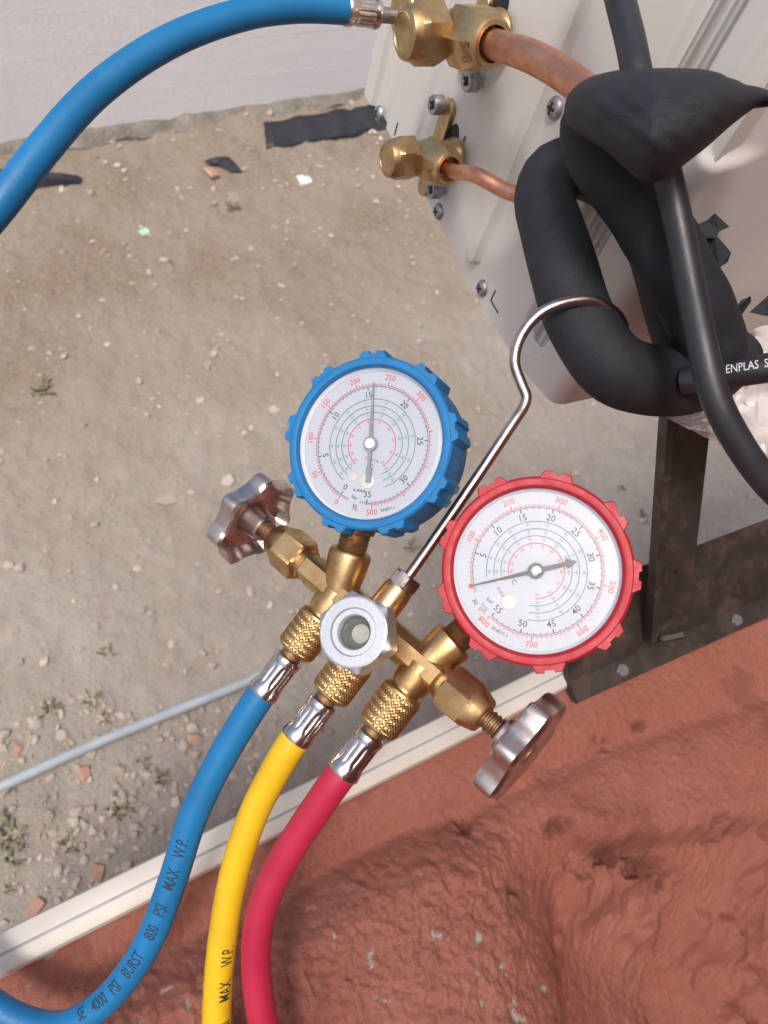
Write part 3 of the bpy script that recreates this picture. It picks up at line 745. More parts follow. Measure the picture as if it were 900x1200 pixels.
def cu(nut_M, k, pts, r, par):
    s0 = AM @ (nut_M @ Vector((0, 0, .020 * k))); s1 = AM @ (nut_M @ Vector((0, 0, .034 * k)))
    C = spline([(s0, r), (s1, r)] + [(P(*p), r) for p in pts], .003); b = MB(); tube(b, C, 24); return b.build('copper_tube', COPPER, par, 60)
cu(MfS, 1.0, [(560, 206, .432), (590, 222, .424), (625, 235, .412), (640, 250, .398)], .0044, ip)
ip2 = root('insulated_pipe', Matrix.Translation(P(720, 150, .28)), 'black foam insulated pipe with a flared torn end and thick copper tube', 'pipe')
def wob2(s_, a): return wobf(s_, a) * 1.2
hood = [(661, 128), (668, 108), (690, 91), (725, 82), (755, 80), (790, 79.5), (822, 81), (842, 85), (852, 90), (864, 94), (874, 99), (890, 102), (904, 107), (925, 112), (940, 120), (920, 122), (898, 118), (878, 131), (856, 148), (830, 171), (806, 190), (786, 205), (768, 214), (750, 211), (732, 197), (712, 179), (692, 166), (672, 154), (663, 143)]
def smooth_loop(p, k=4):
    n = len(p); o = []
    for i in range(n):
        p0, p1, p2, p3 = (np.array(p[(i + q) % n], float) for q in (-1, 0, 1, 2))
        for t_ in np.arange(k) / k: o.append(.5 * (2 * p1 + (p2 - p0) * t_ + (2 * p0 - 5 * p1 + 4 * p2 - p3) * t_ ** 2 + (3 * p1 - p0 - 3 * p2 + p3) * t_ ** 3))
    return o
ol = smooth_loop(hood); n = len(ol); b = MB(); v = []; f = []; rows = []
def poly_mask(poly, gx_, gy_):
    ins = np.zeros(gx_.shape, bool); m_ = len(poly)
    for i in range(m_):
        (xa, ya), (xb, yb) = poly[i], poly[(i + 1) % m_]
        if ya == yb: continue
        ins ^= ((ya > gy_) != (yb > gy_)) & (gx_ < (xb - xa) * (gy_ - ya) / (yb - ya) + xa)
    return ins
hx, hy = np.arange(650, 950, 2.0), np.arange(70, 226, 2.0); HX, HY = np.meshgrid(hx, hy); hm = poly_mask(ol, HX, HY); hp = np.zeros(HX.shape)
for _ in range(1500):
    q = hp.copy(); q[1:-1, 1:-1] = .25 * (hp[:-2, 1:-1] + hp[2:, 1:-1] + hp[1:-1, :-2] + hp[1:-1, 2:]) + 1; hp = q * hm
hp = np.sqrt(hp / hp.max())
def infl(x, y):
    i = min(max((x - 650) / 2, 0), len(hx) - 1.001); j = min(max((y - 70) / 2, 0), len(hy) - 1.001); a, c = int(i), int(j); fx_, fy_ = i - a, j - c
    return float((hp[c, a] * (1 - fx_) + hp[c, a + 1] * fx_) * (1 - fy_) + (hp[c + 1, a] * (1 - fx_) + hp[c + 1, a + 1] * fx_) * fy_)
def hood_d(u): return float(np.interp(u, [655, 700, 765, 850, 910], [.336, .312, .296, .294, .300]))
for side, bul in ((-1, .030), (1, .016)):
    for s_ in np.linspace(1, 0.04, 12)[(0 if side < 0 else 1):]:
        row = []
        for p in ol:
            c_ = np.array([715 + 90 * float(sstep(640, 920, np.array(p[0]))), 136.0])
            q = c_ + (p - c_) * s_; h_ = infl(*q) if s_ < .999 else 0; thick = 1.0
            wr = .0016 * (float(fbm(np.array([q[0] * .03]), np.array([q[1] * .03]), 3, 91)[0]) - .5) * 2 + .0006 * math.sin(q[0] * .16 - q[1] * .22)
            row.append(tuple(P(q[0], q[1], hood_d(q[0]) + side * bul * h_ * thick + (wr * h_ if side < 0 else 0))))
        rows.append((side, row))
fr = [r for sd_, r in rows if sd_ < 0]; bk = [r for sd_, r in rows if sd_ > 0]
seq = fr[::-1] + bk
for r in seq: v += r
for k_ in range(len(seq) - 1):
    for i_ in range(n): j_ = (i_ + 1) % n; f.append((k_ * n + i_, k_ * n + j_, k_ * n + n + j_, k_ * n + n + i_))
f += [tuple(range(n - 1, -1, -1)), tuple((len(seq) - 1) * n + i_ for i_ in range(n))]
b.add(v, f); b.build('foam_flap', FOAM, ip2, 60)
lo_ = [(712, 128, .340, .0060), (700, 130, .342, .0120), (694, 142, .343, .0142), (703, 178, .346, .0150), (734, 222, .350, .0155), (771, 275, .355, .0160), (801, 330, .362, .0165), (828, 385, .375, .0165), (838, 418, .385, .0160), (842, 432, .39, .012)]
sleeve(lo_, 30, wobf, par=ip2)
cu(MfB, 1.18, [(622, 66, .378), (655, 84, .366), (690, 112, .350), (712, 150, .338)], .0074, ip2)
def torn(px, d, par, name='torn_flap'):
    b = MB(); n = len(px); v = [tuple(P(x, y, d + .004 * random.uniform(-1, 1))) for x, y in px] + [tuple(P(x, y, d + .002 + .004 * random.uniform(-1, 1))) for x, y in px]
    b.add(v, [tuple(range(n - 1, -1, -1)), tuple(range(n, 2 * n))] + [(i, (i + 1) % n, n + (i + 1) % n, n + i) for i in range(n)]); return b.build(name, FOAM, par, 0)
torn([(800, 230), (820, 234), (838, 250), (855, 266), (843, 271), (838, 279), (826, 279), (806, 250)], .378, ip2)
torn([(818, 276), (838, 275), (847, 284), (857, 296), (853, 307), (843, 314), (826, 300)], .380, ip2)
torn([(862, 362), (868, 352), (880, 347), (880, 354), (872, 362), (866, 374)], .40, ip)
torn([(878, 366), (905, 342), (915, 350), (915, 372), (895, 370)], .41, ip)

# ================================================================== cables
def wrap_text(t, size, C, T, N, B, s0, ang, r, name, mat, par, flip=False, gap=1.0):
    seg = np.linalg.norm(np.diff(C[:, :3], axis=0), axis=1); cum = np.concatenate([[0], np.cumsum(seg)])
    v, f = text_geo(t, size); sgn = -1 if flip else 1; out = []
    bm = bmesh.new(); vs_ = [bm.verts.new((x * gap, y, 0)) for x, y in v]
    for q in f:
        try: bm.faces.new([vs_[i] for i in q])
        except ValueError: pass
    bmesh.ops.triangulate(bm, faces=bm.faces[:])
    for _ in range(6):
        es = [e for e in bm.edges if e.calc_length() > .0007]
        if not es: break
        bmesh.ops.subdivide_edges(bm, edges=es, cuts=1); bmesh.ops.triangulate(bm, faces=bm.faces[:])
    bm.verts.index_update(); v = [(q.co.x, q.co.y) for q in bm.verts]; f = [tuple(q.index for q in p.verts) for p in bm.faces]; bm.free()
    for x, y in v:
        s_ = s0 + sgn * x; k_ = min(max(np.searchsorted(cum, s_) - 1, 0), len(C) - 2); q = (s_ - cum[k_]) / max(seg[k_], 1e-9)
        c = C[k_, :3] * (1 - q) + C[k_ + 1, :3] * q; n_ = N[k_] * (1 - q) + N[k_ + 1] * q; b_ = B[k_] * (1 - q) + B[k_ + 1] * q
        a = ang(s_) - sgn * y / r
        out.append(tuple(c + (r + .00018) * (math.cos(a) * n_ + math.sin(a) * b_)))
    b = MB(); b.add(out, f); return b.build(name, mat, par, 0)
def facing_angle(C, T, N, B):                # angle round the tube that faces the person holding the phone
    def g(s_):
        cum = np.concatenate([[0], np.cumsum(np.linalg.norm(np.diff(C[:, :3], axis=0), axis=1))]); k_ = min(max(np.searchsorted(cum, s_), 0), len(C) - 1)
        d = np.array([0, 0, CAM_H]) - C[k_, :3]; return math.atan2(d.dot(B[k_]), d.dot(N[k_]))
    return g
cb = root('power_cable', Matrix.Translation(P(790, 300, .33)), 'thick black power cable hanging down past the foam pipes', 'cable')
C = spline([(P(*p), .0062) for p in [(705, -110, .335), (722, -20, .325), (738, 45, .318), (752, 110, .312), (775, 180, .320), (790, 240, .325), (806, 320, .325), (822, 400, .322), (838, 465, .322), (866, 520, .325), (905, 572, .33), (985, 640, .34)]], .004)
b = MB(); tube(b, C, 24, None); b.build('cable_sheath', RUBBER_DARK, cb, 60)
cb2 = root('power_cable', Matrix.Translation(P(870, 437, .36)), 'black power cable with white lettering running off behind the first', 'cable')
C = spline([(P(*p), .0068) for p in [(800, 446, .372), (825, 443, .366), (860, 437, .356), (900, 431, .348), (990, 420, .335)]], .003)
b = MB(); T, N, B = tube(b, C, 24, None); b.build('cable_sheath', RUBBER_DARK, cb2, 60)
ga = facing_angle(C, T, N, B)
cum = np.concatenate([[0], np.cumsum(np.linalg.norm(np.diff(C[:, :3], axis=0), axis=1))])
def s_at(C, cum, u, v):
    best = min(range(len(C)), key=lambda k_: (lambda q: (q[0] - u) ** 2 + (q[1] - v) ** 2)(to_px(Vector(C[k_, :3])))); return cum[best]
sg = ga(0.0)
wrap_text('ENPLAS  S', .0056, C, T, N, B, s_at(C, cum, 876, 436), lambda s_: ga(s_) - .30, .0068, 'cable_lettering', PRINT_WHITE, cb2, False, .66)

# ================================================================== plastic film
b = MB(); na, nb = 44, 34; v = []
lowc = [(781, 490), (812, 505), (850, 525), (900, 545), (990, 575)]; upc = [(781, 489), (820, 478), (848, 430), (885, 385), (990, 360)]
def pl2(c, t_): k_ = min(int(t_ * (len(c) - 1)), len(c) - 2); q = t_ * (len(c) - 1) - k_; return c[k_][0] * (1 - q) + c[k_ + 1][0] * q, c[k_][1] * (1 - q) + c[k_ + 1][1] * q
for i in range(na):
    for j in range(nb):
        a, c = i / (na - 1), j / (nb - 1); x0, y0 = pl2(lowc, a); x1, y1 = pl2(upc, a)
        d = .445 + .022 * a * math.sin(c * 9 + a * 5) + .008 * math.sin(c * 23 - a * 14) * a + .030 * a * (abs(2 * float(fbm(np.array([a * 9.0 + c * 2]), np.array([c * 5.0 - a * 3]), 3, 97)[0]) - 1) - .25) + random.uniform(-.0006, .0006)
        v.append(tuple(P(x0 + (x1 - x0) * c + random.uniform(-2, 2) * a, y0 + (y1 - y0) * c + random.uniform(-2, 2) * a, d)))
b.add(v, [(i * nb + j, i * nb + j + 1, i * nb + nb + j + 1, i * nb + nb + j) for i in range(na - 1) for j in range(nb - 1)])
tag(b.build('plastic_bag', FILM, None, 40), 'crumpled white plastic bag wrapped behind the lettered cable', 'plastic bag')

# ================================================================== gauge manifold
Aax = Vector((.719, -.55, .419)).normalized(); Uax = Vector((.606, .792, 0)); Uax = (Uax - Uax.dot(Aax) * Aax).normalized(); Nax = Aax.cross(Uax)
Oc = Vector((-.0017, -.0539, -.3599))
MM = R3.to_4x4() @ Matrix((Aax, Uax, Nax)).transposed().to_4x4(); MM.translation = R3 @ Oc + Vector((0, 0, CAM_H)); MI = MM.inverted()
mg = root('gauge_manifold', MM, 'brass two valve gauge manifold with blue and red gauges hanging by its hook', 'gauge manifold')
JX = .0275
ZA = lambda x, y=0, z=0: frame((x, y, z), (1, 0, 0), (0, 0, 1))
b = MB()
# main bore with flats, thinner at the middle
def oct_rf(a, z, r): return r * (1 - .035 * (.5 + .5 * math.cos(a * 8)))
b.lathe([(-.054, .0072), (-.0535, .0082), (-.0495, .0082), (-.049, .0074), (-.0465, .0074), (-.045, .0083), (.0350, .0083), (.0362, .0074), (.0385, .0074), (.0390, .0082), (.0425, .0082), (.043, .0072)], 40, ZA(0), oct_rf)
b.box(-.050, .0385, -.0052, .0052, .002, .0086, None, .0014)
DOWN = Vector((0, -1, 0))
for x in (-JX, JX):                          # hose branches
    b.lathe([(0, .0092), (.010, .0090), (.0125, .0084), (.0128, .0072), (.017, .0072)], 32, frame((x, 0, 0), DOWN))
b.lathe([(0, .0092), (.012, .0086), (.016, .0072), (.020, .0072)], 32, frame((0, -.001, 0), DOWN))
b.lathe([(0, .0115), (.008, .0130), (.010, .0125)], 36, frame((0, -.003, 0), (0, 0, 1)))
b.lathe([(0, .0078), (.016, .0074), (.0185, .0070)], 32, frame((-.0045, .002, 0), (0, 1, 0)))      # hook boss

# gauges: frames
def gauge_frame(u, v, d, n):
    n = Vector(n).normalized(); y = Vector((0, 1, 0)); y = (y - y.dot(n) * n).normalized(); x = y.cross(n)
    M = R3.to_4x4() @ Matrix((x, y, n)).transposed().to_4x4(); M.translation = P(u, v, d); return M
GB = gauge_frame(430, 518, .350, (-.36, .10, .93)); GR = gauge_frame(628, 669, .325, (-.215, .07, .97))
RG = .0402; DEP = .031
stems = []
for G, jx in ((GB, -JX), (GR, JX)):
    J = MM @ Vector((jx, 0, 0)); gi = G.inverted(); jl = gi @ J; s_ = Vector((jl.x, jl.y, 0)).normalized()
    E = G @ (s_ * (RG - .006) + Vector((0, 0, -DEP * .62))); stems.append((J, E))
    Js = MI @ J; Es = MI @ E; L = (Es - Js).length; Mz = frame(Js, Es - Js)
    b.lathe([(0, .0084), (.010, .0098), (L * .50, .0104), (L * .54, .0102), (L * .57, .0092), (L * .58, .0066), (L * .80, .0066)], 36, Mz)
body = b.build('manifold_body', BRASS, mg, 34, True)
for (J, E) in stems:
    Js = MI @ J; Es = MI @ E; L = (Es - Js).length; Mz = frame(Js, Es - Js)
    q = MB(); zz = np.linspace(L * .57, L * .82, 19); q.lathe([(z, .0074 - (.0006 if i % 2 else 0)) for i, z in enumerate(zz)], 30, Mz); q.hexnut([(L * .82, .0088), (L * .835, .0098), (L * 1.0, .0098)], .0165, Mz); q.build('gauge_connector', BRASS_DARK, mg, 30, True)

# packing nuts, stems and hand wheels on both ends
for sgn, wx_, nb_ in ((-1, -.0950, .0480), (1, .0850, .0365)):
    D_ = frame((sgn * nb_, 0, 0), (sgn, 0, 0), (0, 0, 1))
    q = MB(); q.hexnut([(.0046, .0100), (.0056, .0112), (.0060, .0118), (.0180, .0118), (.0186, .0114), (.0215, .0094), (.0255, .0082), (.0262, .0076), (.0262, .0055)], .0200, D_, 72, .12 if sgn < 0 else .32); q.build('packing_nut', BRASS, mg, 26, True)
    L = abs(wx_) - nb_
    q = MB(); nT = 46; prof = []
    for i in range(nT): prof.append((.024 + (L + .002 - .024) * i / (nT - 1), .0050 - (.0007 if (i // 2) % 2 else 0)))
    q.lathe(prof, 28, D_); q.build('valve_stem', BRASS_DARK, mg, 40, True)
    W = frame((wx_, 0, 0), (-sgn, 0, 0), (0, 0, 1)) # z of the wheel points back to the body
    lobes = 7; RW = .0238
    def rf(a, z, r):
        k_ = max(0, min(1, (r - .010) / .010)); return r * (1 + .105 * k_ * (math.cos(lobes * a + .6) * .8 + .2 * math.cos(2 * (lobes * a + .6))))
    q = MB()
    q.lathe([(-.0012, .0005), (-.0016, .010), (-.0024, .015), (-.0026, RW - .0036), (-.0020, RW - .0016), (-.0008, RW - .0002), (.0010, RW), (.0055, RW * .998), (.0076, RW - .0004), (.0086, RW - .0014), (.0086, RW - .0022), (.0066, RW - .0034), (.0022, RW - .0050), (.0012, RW - .0066),
             (.0012, .0105), (.0020, .0092), (.0060, .0080), (.0125, .0077), (.0134, .0070), (.0134, .0052), (.0120, .0050)], 126, W, rf)
    q.build('hand_wheel', WHEEL, mg, 32, True)

# sight glass
SG = frame((.0022, -.0050, .004), (0, 0, 1), (0, 1, 0))
q = MB(); afs = .0315; f0 = .0135; f1 = .0265
q.hexnut([(f0 - .008, .011), (f0 - .003, .0130), (f0, afs * .49), (f0 + .0015, afs * .565), (f1 - .0014, afs * .577), (f1, afs * .497), (f1 + .0002, afs * .485), (f1 - .0002, afs * .475), (f1, afs * .465), (f1, .0106), (f1 - .0012, .0100), (f1 - .0012, .0078), (f1 - .0022, .0072), (f1 - .009, .0068)], afs, SG, 96, .25)
sgr = q.build('sight_glass', ALU, mg, 24, True)
q = MB(); q.lathe([(f1 - .0050, .0002), (f1 - .0050, .0069)], 32, SG, None, (False, False)); q.build('sight_indicator', simple('sight_dark', (.085, .085, .065), .35, 0, .6, 160), sgr, 0, True)
q = MB(); q.lathe([(f1 - .0048, .0042), (f1 - .0045, .0040), (f1 - .0045, .0002)], 32, SG @ Matrix.Translation((.0008, -.0016, 0)), None, (False, False)); q.build('moisture_dot', simple('sight_pale', (.36, .36, .31), .4, 0, .15, 300), sgr, 0, True)
q = MB(); q.lathe([(f1 - .0030, .0069), (f1 - .0028, .0069)], 36, SG); q.build('sight_pane', GLASS, sgr, 0, True)

# hook and its nut
q = MB(); q.hexnut([(.0185, .0068), (.0195, .0076), (.0245, .0076), (.0255, .0066)], .0132, frame((-.0045, .002, 0), (0, 1, 0), (0, 0, 1)), 48); q.build('hook_nut', STEEL, mg, 26, True)
base = MM @ Vector((-.0045, .020, 0)); 
hk = [(base, .0026), (MM @ Vector((-.0045, .028, 0)), .0026), (P(543, 583, .3600), .0026), (P(605, 490, .361), .0026), (P(613, 478, .362), .0026), (P(617, 466, .362), .0026), (P(611, 450, .362), .0026), (P(603, 424, .3615), .0026), (P(610, 395, .361), .0026), (P(632, 368, .3595), .0026), (P(663, 354, .359), .0026), (P(694, 352, .361), .0026), (P(718, 364, .370), .0026), (P(730, 380, .384), .0026), (P(731, 396, .398), .0026)]
q = MB(); tube(q, spline(hk, .0018), 16); q.build('hook', STEEL, mg, 60)

# ---- gauges
def ring_strip(mb, r, w_, a0, a1, z, n=90):
    v = []; f = []
    for i in range(n + 1):
        a = math.radians(a0 + (a1 - a0) * i / n); s_, c_ = math.sin(a), math.cos(a)
        v += [((r - w_) * s_, (r - w_) * c_, z), ((r + w_) * s_, (r + w_) * c_, z)]
    f = [(2 * i, 2 * i + 1, 2 * i + 3, 2 * i + 2) for i in range(n)]; mb.add(v, f)
def tick(mb, a, r0, r1, w_, z):
    a = math.radians(a); s_, c_ = math.sin(a), math.cos(a); px_, py_ = c_ * w_, -s_ * w_
    mb.add([(r0 * s_ - px_, r0 * c_ - py_, z), (r0 * s_ + px_, r0 * c_ + py_, z), (r1 * s_ + px_, r1 * c_ + py_, z), (r1 * s_ - px_, r1 * c_ - py_, z)], [(0, 3, 2, 1)])
def num(mb, t, a, r, size, z, rot=None, dx=0, dy=0):
    v, f = text_geo(t, size); ar = math.radians(a)
    if rot is None: rot = -a if abs((a + 180) % 360 - 180) <= 112 else 180 - a
    q = math.radians(rot); c_, s_ = math.cos(q), math.sin(q); ox, oy = r * math.sin(ar) + dx, r * math.cos(ar) + dy
    mb.add([(x * c_ - y * s_ + ox, x * s_ + y * c_ + oy, z) for x, y in v], f)

def gauge(G, mat, label, red):
    g = bpy.data.objects.new('tmp', None)
    RI = .0362                                # bezel opening
    M = Matrix()
    q = MB()
    q.lathe([(-.0022, RI - .0012), (-.0008, RI - .0006), (0, RI), (.0002, RI + .0006), (0, RG - .0012), (-.0008, RG - .0003), (-.0020, RG), (-DEP + .004, RG - .0008), (-DEP + .001, RG - .002), (-DEP, RG - .005), (-DEP, .002)], 120, None, None, (False, True))
    nl = 9; a0 = 13 if red else 2
    for k_ in range(nl):
        a = math.radians(a0 + k_ * 40 + (random.uniform(-1.5, 1.5))); Ml = Matrix.Rotation(-a, 4, 'Z')
        r0, r1, w0, w1 = RG - .0012, RG + .0024, .0072, .0056
        pr_ = [(-w0, r0), (-w1, r1), (-.0022, r1 + .0002), (-.0018, r1 - .0010), (.0018, r1 - .0010), (.0022, r1 + .0002), (w1, r1), (w0, r0)]
        n = 8; v = []
        for z, sc in ((-.0004, .90), (-.0014, 1.0), (-DEP * .62, 1.0), (-DEP * .70, .9)):
            for x, y in pr_: v.append((x * (sc if sc == 1 else .94), r0 + (y - r0) * sc, z))
        f = [(z_ * n + i, z_ * n + n + i, z_ * n + n + i + 1, z_ * n + i + 1) for z_ in range(3) for i in range(n - 1)] + [tuple(range(n)), tuple(3 * n + n - 1 - i for i in range(n))]
        q.add(v, f, Ml)
    e = q.build('pressure_gauge', mat, None, 34); e.matrix_world = G; place(e, mg); bpy.context.view_layer.update()
    e['label'] = label
    RD = RI - .0006; zd = -.0058
    def sub(mb, nm, mt, sm=0):
        o = mb.build(nm, mt, None, sm); o.parent = e; return o
    q = MB(); q.lathe([(zd - .001, RD + .0004), (zd, RD + .0004)], 90); sub(q, 'dial', DIAL)
    q = MB(); q.lathe([(zd + .0002, RD - .0014), (-.0028, RD - .0002), (-.0022, RD + .0003)], 96, None, None, (False, False)); sub(q, 'dial_rim', CUP, 60)
    q = MB(); q.lathe([(-.0022, RD + .0002), (-.0014, RD - .0006), (-.0010, RD - .0022), (-.0010, .0003)], 96, None, None, (False, True)); sub(q, 'lens', GLASS, 0)
    K, RR, TE = MB(), MB(), MB(); z1 = zd + .00012; R_ = RD
    if red:
        av = lambda x: -104 + 5.96 * x; top, psi_top, st, lab = 55, 800, 5, 100
        bars = range(5, 56, 5); psis = [100, 200, 300, 400, 500, 600, 700, 800]
    else:
        av = lambda x: -148 + 9.45 * x; top, psi_top, st, lab = 35, 500, 5, 50
        bars = range(0, 36, 5); psis = [0, 50, 100, 150, 200, 250, 300, 500]
    ap = lambda p_: av(p_ * .0689476)
    w1, w2 = .00012, .00022
    amin = av(-1)
    ring_strip(RR, R_ * .785, .00013, amin, av(top), z1 + .00004)
    ring_strip(K, R_ * .765, .00012, amin, av(top), z1 + .00002)
    step = 1 if red else .5; x = 0
    while x <= top + 1e-6:
        big = abs(x / 5 - round(x / 5)) < 1e-6
        tick(K, av(x), R_ * (.715 if big else .74), R_ * .765, w2 if big else w1, z1); x += step
    p_ = 0
    while p_ <= psi_top + 1e-6:
        big = abs(p_ / lab - round(p_ / lab)) < 1e-6
        tick(RR, ap(p_), R_ * .785, R_ * (.835 if big else .812), w2 if big else w1, z1); p_ += lab / (10 if red else 10)
    for x in bars: num(K, str(x), av(x), R_ * .655, R_ * .112, z1)
    for p_ in psis: num(RR, str(p_), ap(p_), R_ * .885, R_ * .102, z1)
    num(K, '30', amin - 8, R_ * .83, R_ * .075, z1); num(TE, 'inHg', amin - 16, R_ * .76, R_ * .055, z1)
    if red:
        num(K, 'bar', 236, R_ * .66, R_ * .075, z1, 35 - 90 + 20); num(RR, 'psi', 233, R_ * .80, R_ * .085, z1, -38); num(K, 'EN837-1', 210, R_ * .86, R_ * .06, z1, -28)
        num(K, 'R-410A', 236, R_ * .50, R_ * .05, z1, -60); num(K, '°C', 245, R_ * .30, R_ * .085, z1, -55)
    else:
        num(K, 'bar', 197, R_ * .72, R_ * .065, z1, -30); num(RR, 'psi', 193, R_ * .86, R_ * .07, z1, -25); num(K, 'EN837-1', 163, R_ * .88, R_ * .055, z1, 12)
        num(K, 'R-404A', 194, R_ * .62, R_ * .055, z1, -8); num(K, 'Class 1.6', 178, R_ * .20, R_ * .055, z1, -14); num(K, '°C', 182, R_ * .30, R_ * .09, z1, 0)
    aa, ab = (-98, 190) if red else (-140, 160)
    for k_, (r_, mb) in enumerate(((.595, TE), (.505, TE), (.42, TE), (.33, RR))):
        ring_strip(mb, R_ * r_, .00017, aa, ab - 8 * (k_ > 2), z1)
        vals = [-40, -30, -20, -10, 0, 10, 20, 30, 40, 50, 60, 70] if red else [-50, -40, -30, -20, -10, 0, 10, 20, 30, 40, 50]
        for i, vv in enumerate(vals):
            a = aa + (ab - aa) * ((i + .6) / len(vals)) ** 1.25
            num(mb, str(abs(vv)), a, R_ * (r_ - .037), R_ * .047, z1); tick(mb, a, R_ * r_, R_ * (r_ + .018), w1, z1)
        for i in range(70):
            a = aa + (ab - aa) * i / 70 * (.45 if not red else .6); tick(mb, a, R_ * r_, R_ * (r_ + .010), .00005, z1)
    sub(K, 'black_print', PRINT_BLACK); sub(RR, 'red_print', PRINT_RED); sub(TE, 'teal_print', PRINT_TEAL)
    zn = zd + .0016; th_ = .0005
    def flat(mb, pts, z): n = len(pts); mb.add([(x, y, z) for x, y in pts] + [(x, y, z + th_) for x, y in pts], [tuple(range(n, 2 * n)), tuple(range(n - 1, -1, -1))] + [(i, (i + 1) % n, n + (i + 1) % n, n + i) for i in range(n)], Matrix.Rotation(math.radians(-(av(0) if red else 1.0)), 4, 'Z'))
    q = MB()
    if red:
        flat(q, [(-.0010, 0), (-.00022, R_ * .80), (.00022, R_ * .80), (.0010, 0)], zn)
        flat(q, [(.0011, 0), (.0009, -R_ * .37), (.0022, -R_ * .37), (.0002, -R_ * .485), (-.0002, -R_ * .485), (-.0022, -R_ * .37), (-.0009, -R_ * .37), (-.0011, 0)], zn + .00001)
    else:
        flat(q, [(-.0010, 0), (-.00028, R_ * .80), (.00028, R_ * .80), (.0010, 0)], zn)
        flat(q, [(.0009, 0), (.0008, -R_ * .30), (.0013, -R_ * .31), (.0013, -R_ * .50), (-.0013, -R_ * .50), (-.0013, -R_ * .31), (-.0008, -R_ * .30), (-.0009, 0)], zn + .00001)
    q.lathe([(zn, .0034), (zn + .0007, .0034)], 32)
    sub(q, 'needle', NEEDLE_DARK if red else NEEDLE_GREY)
    q = MB(); q.lathe([(zn + .0006, .0024), (zn + .0012, .0023), (zn + .0014, .0018), (zn + .00145, .0007), (zn + .0010, .0005)], 28); sub(q, 'needle_hub', CHROME if red else CUP, 30)
    q = MB(); xy = (-.0115, -.0135) if red else (-.0012, -.0172); q.lathe([(zd + .0003, .0034), (zd + .0007, .0033), (zd + .0008, .0030)], 28, Matrix.Translation((xy[0], xy[1], 0))); sub(q, 'adjuster_screw', simple('adjuster_' + ('r' if red else 'b'), (.60, .57, .54) if red else (.62, .62, .60), .5), 30)
    q = MB(); xy = (-.0152, -.0042) if red else (-.0080, -.0152); q.lathe([(zd + .0003, .0017), (zd + .0006, .0016)], 20, Matrix.Translation((xy[0], xy[1], 0))); sub(q, 'stop_pin', simple('stop_' + ('r' if red else 'b'), (.60, .50, .44), .5), 30)
    if red:
        q = MB(); a = math.radians(av(0)); q.lathe([(zd + .0003, .0010), (zd + .0005, .0010)], 18, Matrix.Translation((R_ * .80 * math.sin(a), R_ * .80 * math.cos(a), .0014)), None, (True, True)); sub(q, 'needle_ring', PRINT_RED)
    return e
gauge(GB, BLUE_P, 'blue cased gauge with its needle pointing straight up', False)
gauge(GR, RED_P, 'red cased gauge with its needle at zero', True)

# ================================================================== hoses
def hose(jx, d0, mat, pts, name, label, tail=None, print_=None, pc=None):
    L0 = MM @ Vector((jx, -.014 - d0, 0)); dn = (MM.to_3x3() @ Vector((0, -1, 0))).normalized()
    r = root(name, Matrix.Translation(L0), label, 'hose')
    q = MB(); knurl(q, .0215, .0098, frame(L0, dn)); q.build('knurled_nut', BRASS, r, 24)
    q = MB(); q.lathe([(0, .0052), (.006, .0052)], 24, frame(L0 + dn * .0205, dn)); q.build('hose_barb', BRASS_DARK, r, 30)
    Lf = L0 + dn * .0245; q = MB(); ferrule(q, .0225, .0072, frame(Lf, dn)); q.build('ferrule', CHROME, r, 32)
    s0 = Lf + dn * .0200; s1 = Lf + dn * .0260
    row = [(s0, .0073), (s1, .0073)] + [(P(*p), .0073) for p in pts]
    if tail: row += [(p, .0073) for p in tail[0]]
    C = spline(row, .004); q = MB(); T, N, B = tube(q, C, 28, None); q.build('hose_tube', mat, r, 60)
    cum = np.concatenate([[0], np.cumsum(np.linalg.norm(np.diff(C[:, :3], axis=0), axis=1))]); ga_ = facing_angle(C, T, N, B)
    for (t_, u_, v_, off) in (print_ or []):
        wrap_text(t_, .0088, C, T, N, B, s_at(C, cum, u_, v_), lambda s_: ga_(s_) + off, .0073, 'hose_print', pc, r, True, .60)
    return r, C
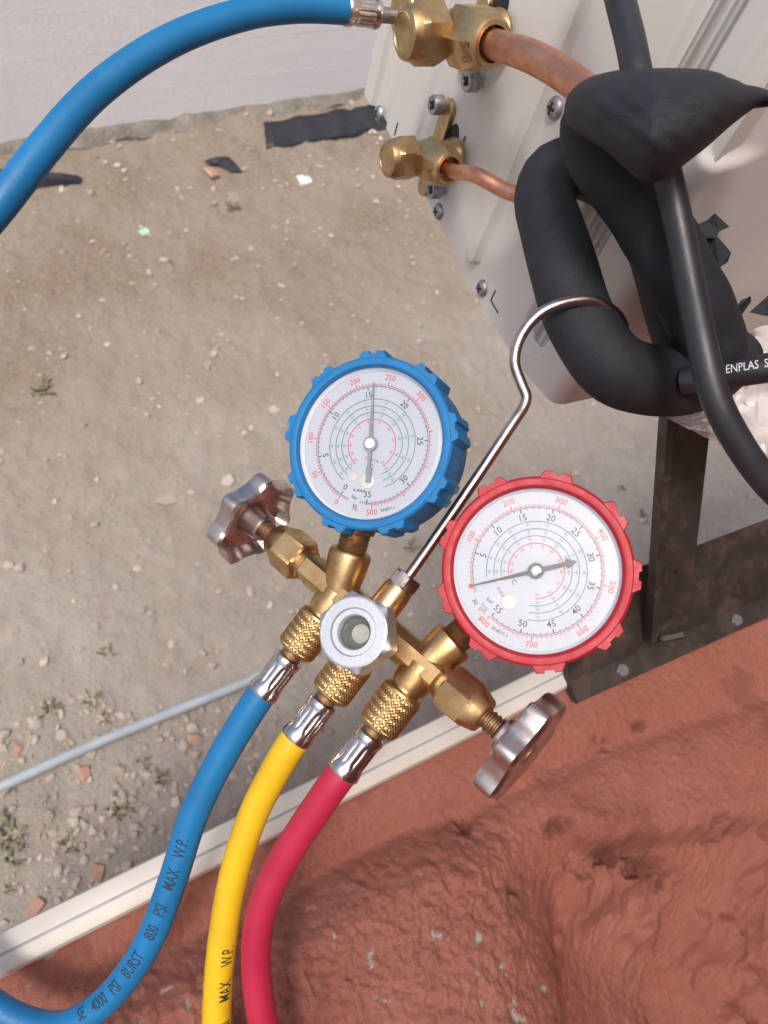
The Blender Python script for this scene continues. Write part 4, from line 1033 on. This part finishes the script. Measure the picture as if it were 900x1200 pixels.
# far end of the blue hose on the large valve's service port
port = Vector((vx, vy, vz)) + Vector((-.002, .0225, 0))
S0 = AM @ Vector((port.x, port.y, vz + .052)); zn_ = PN.copy()
tail_dir = (P(398, 10, .44) - S0).normalized()
tail = [[P(-200, 900, .42), P(-260, 700, .40), P(-200, 480, .365), P(-90, 345, .345), P(0, 240, .340), P(48, 178, .345), P(115, 105, .357), P(200, 48, .372), P(290, 16, .392), P(350, 9, .408), P(398, 11, .422), P(410, 12, .425)]]
rb, Cb = hose(-JX, 0, HOSE_BLUE, [(256, 895, .376), (226, 958, .380), (203, 1030, .384), (177, 1098, .388), (150, 1142, .391), (115, 1180, .394), (72, 1203, .396), (25, 1196, .398), (-30, 1160, .400), (-110, 1060, .41)], 'refrigerant_hose', 'blue hose looping from the left branch up to the big valve', tail,
     [('W.P.', 218, 985, .10), ('MAX', 205, 1021, .10), ('PSI', 192, 1054, .10), ('800', 180, 1083, .10), ('BURST', 163, 1117, .12), ('PSI', 146, 1146, .15), ('4000', 130, 1166, .2), ('SE', 108, 1184, .25)], PRINT_HOSE)
# valve-side fitting, parts of the blue hose
fe = P(404, 11, .424); pe = P(444, 17, .434); fd = (pe - fe).normalized()
q = MB(); Lf = (pe - fe).length; ferrule(q, Lf, .0074, frame(pe, -fd)); q.build('ferrule', CHROME, rb, 32)
q = MB(); nut0 = P(462, 19, .439); q.lathe([(0, .0042), (.010, .0040), (.018, .0040)], 24, frame(pe - fd * .001, (nut0 - pe))); q.build('hose_barb', ZINC, rb, 30)
nd = (AM.to_3x3() @ Vector((0, 0, -1))).normalized()
q = MB(); knurl(q, .022, .0135, frame(P(468, 14, .437), (nd + fd * .25).normalized()), 34, 8, .0009); q.build('knurled_nut', BRASS_CAST, rb, 24)
hose(0, .004, HOSE_YEL, [(301, 945, .371), (281, 1000, .376), (269, 1050, .380), (261, 1100, .383), (256, 1150, .386), (254, 1205, .388), (258, 1290, .39), (275, 1400, .40)], 'refrigerant_hose', 'yellow hose hanging from the middle branch below the sight glass', None,
     [('W.P.', 272, 1108, -.52), ('MAX.', 266, 1152, -.56), ('PSI', 262, 1192, -.58)], PRINT_BLACK)
hose(JX, 0, HOSE_RED, [(346, 985, .360), (318, 1035, .367), (303, 1083, .373), (300, 1130, .378), (306, 1185, .382), (320, 1240, .386), (350, 1320, .39)], 'refrigerant_hose', 'red hose hanging from the right branch beside the yellow one')
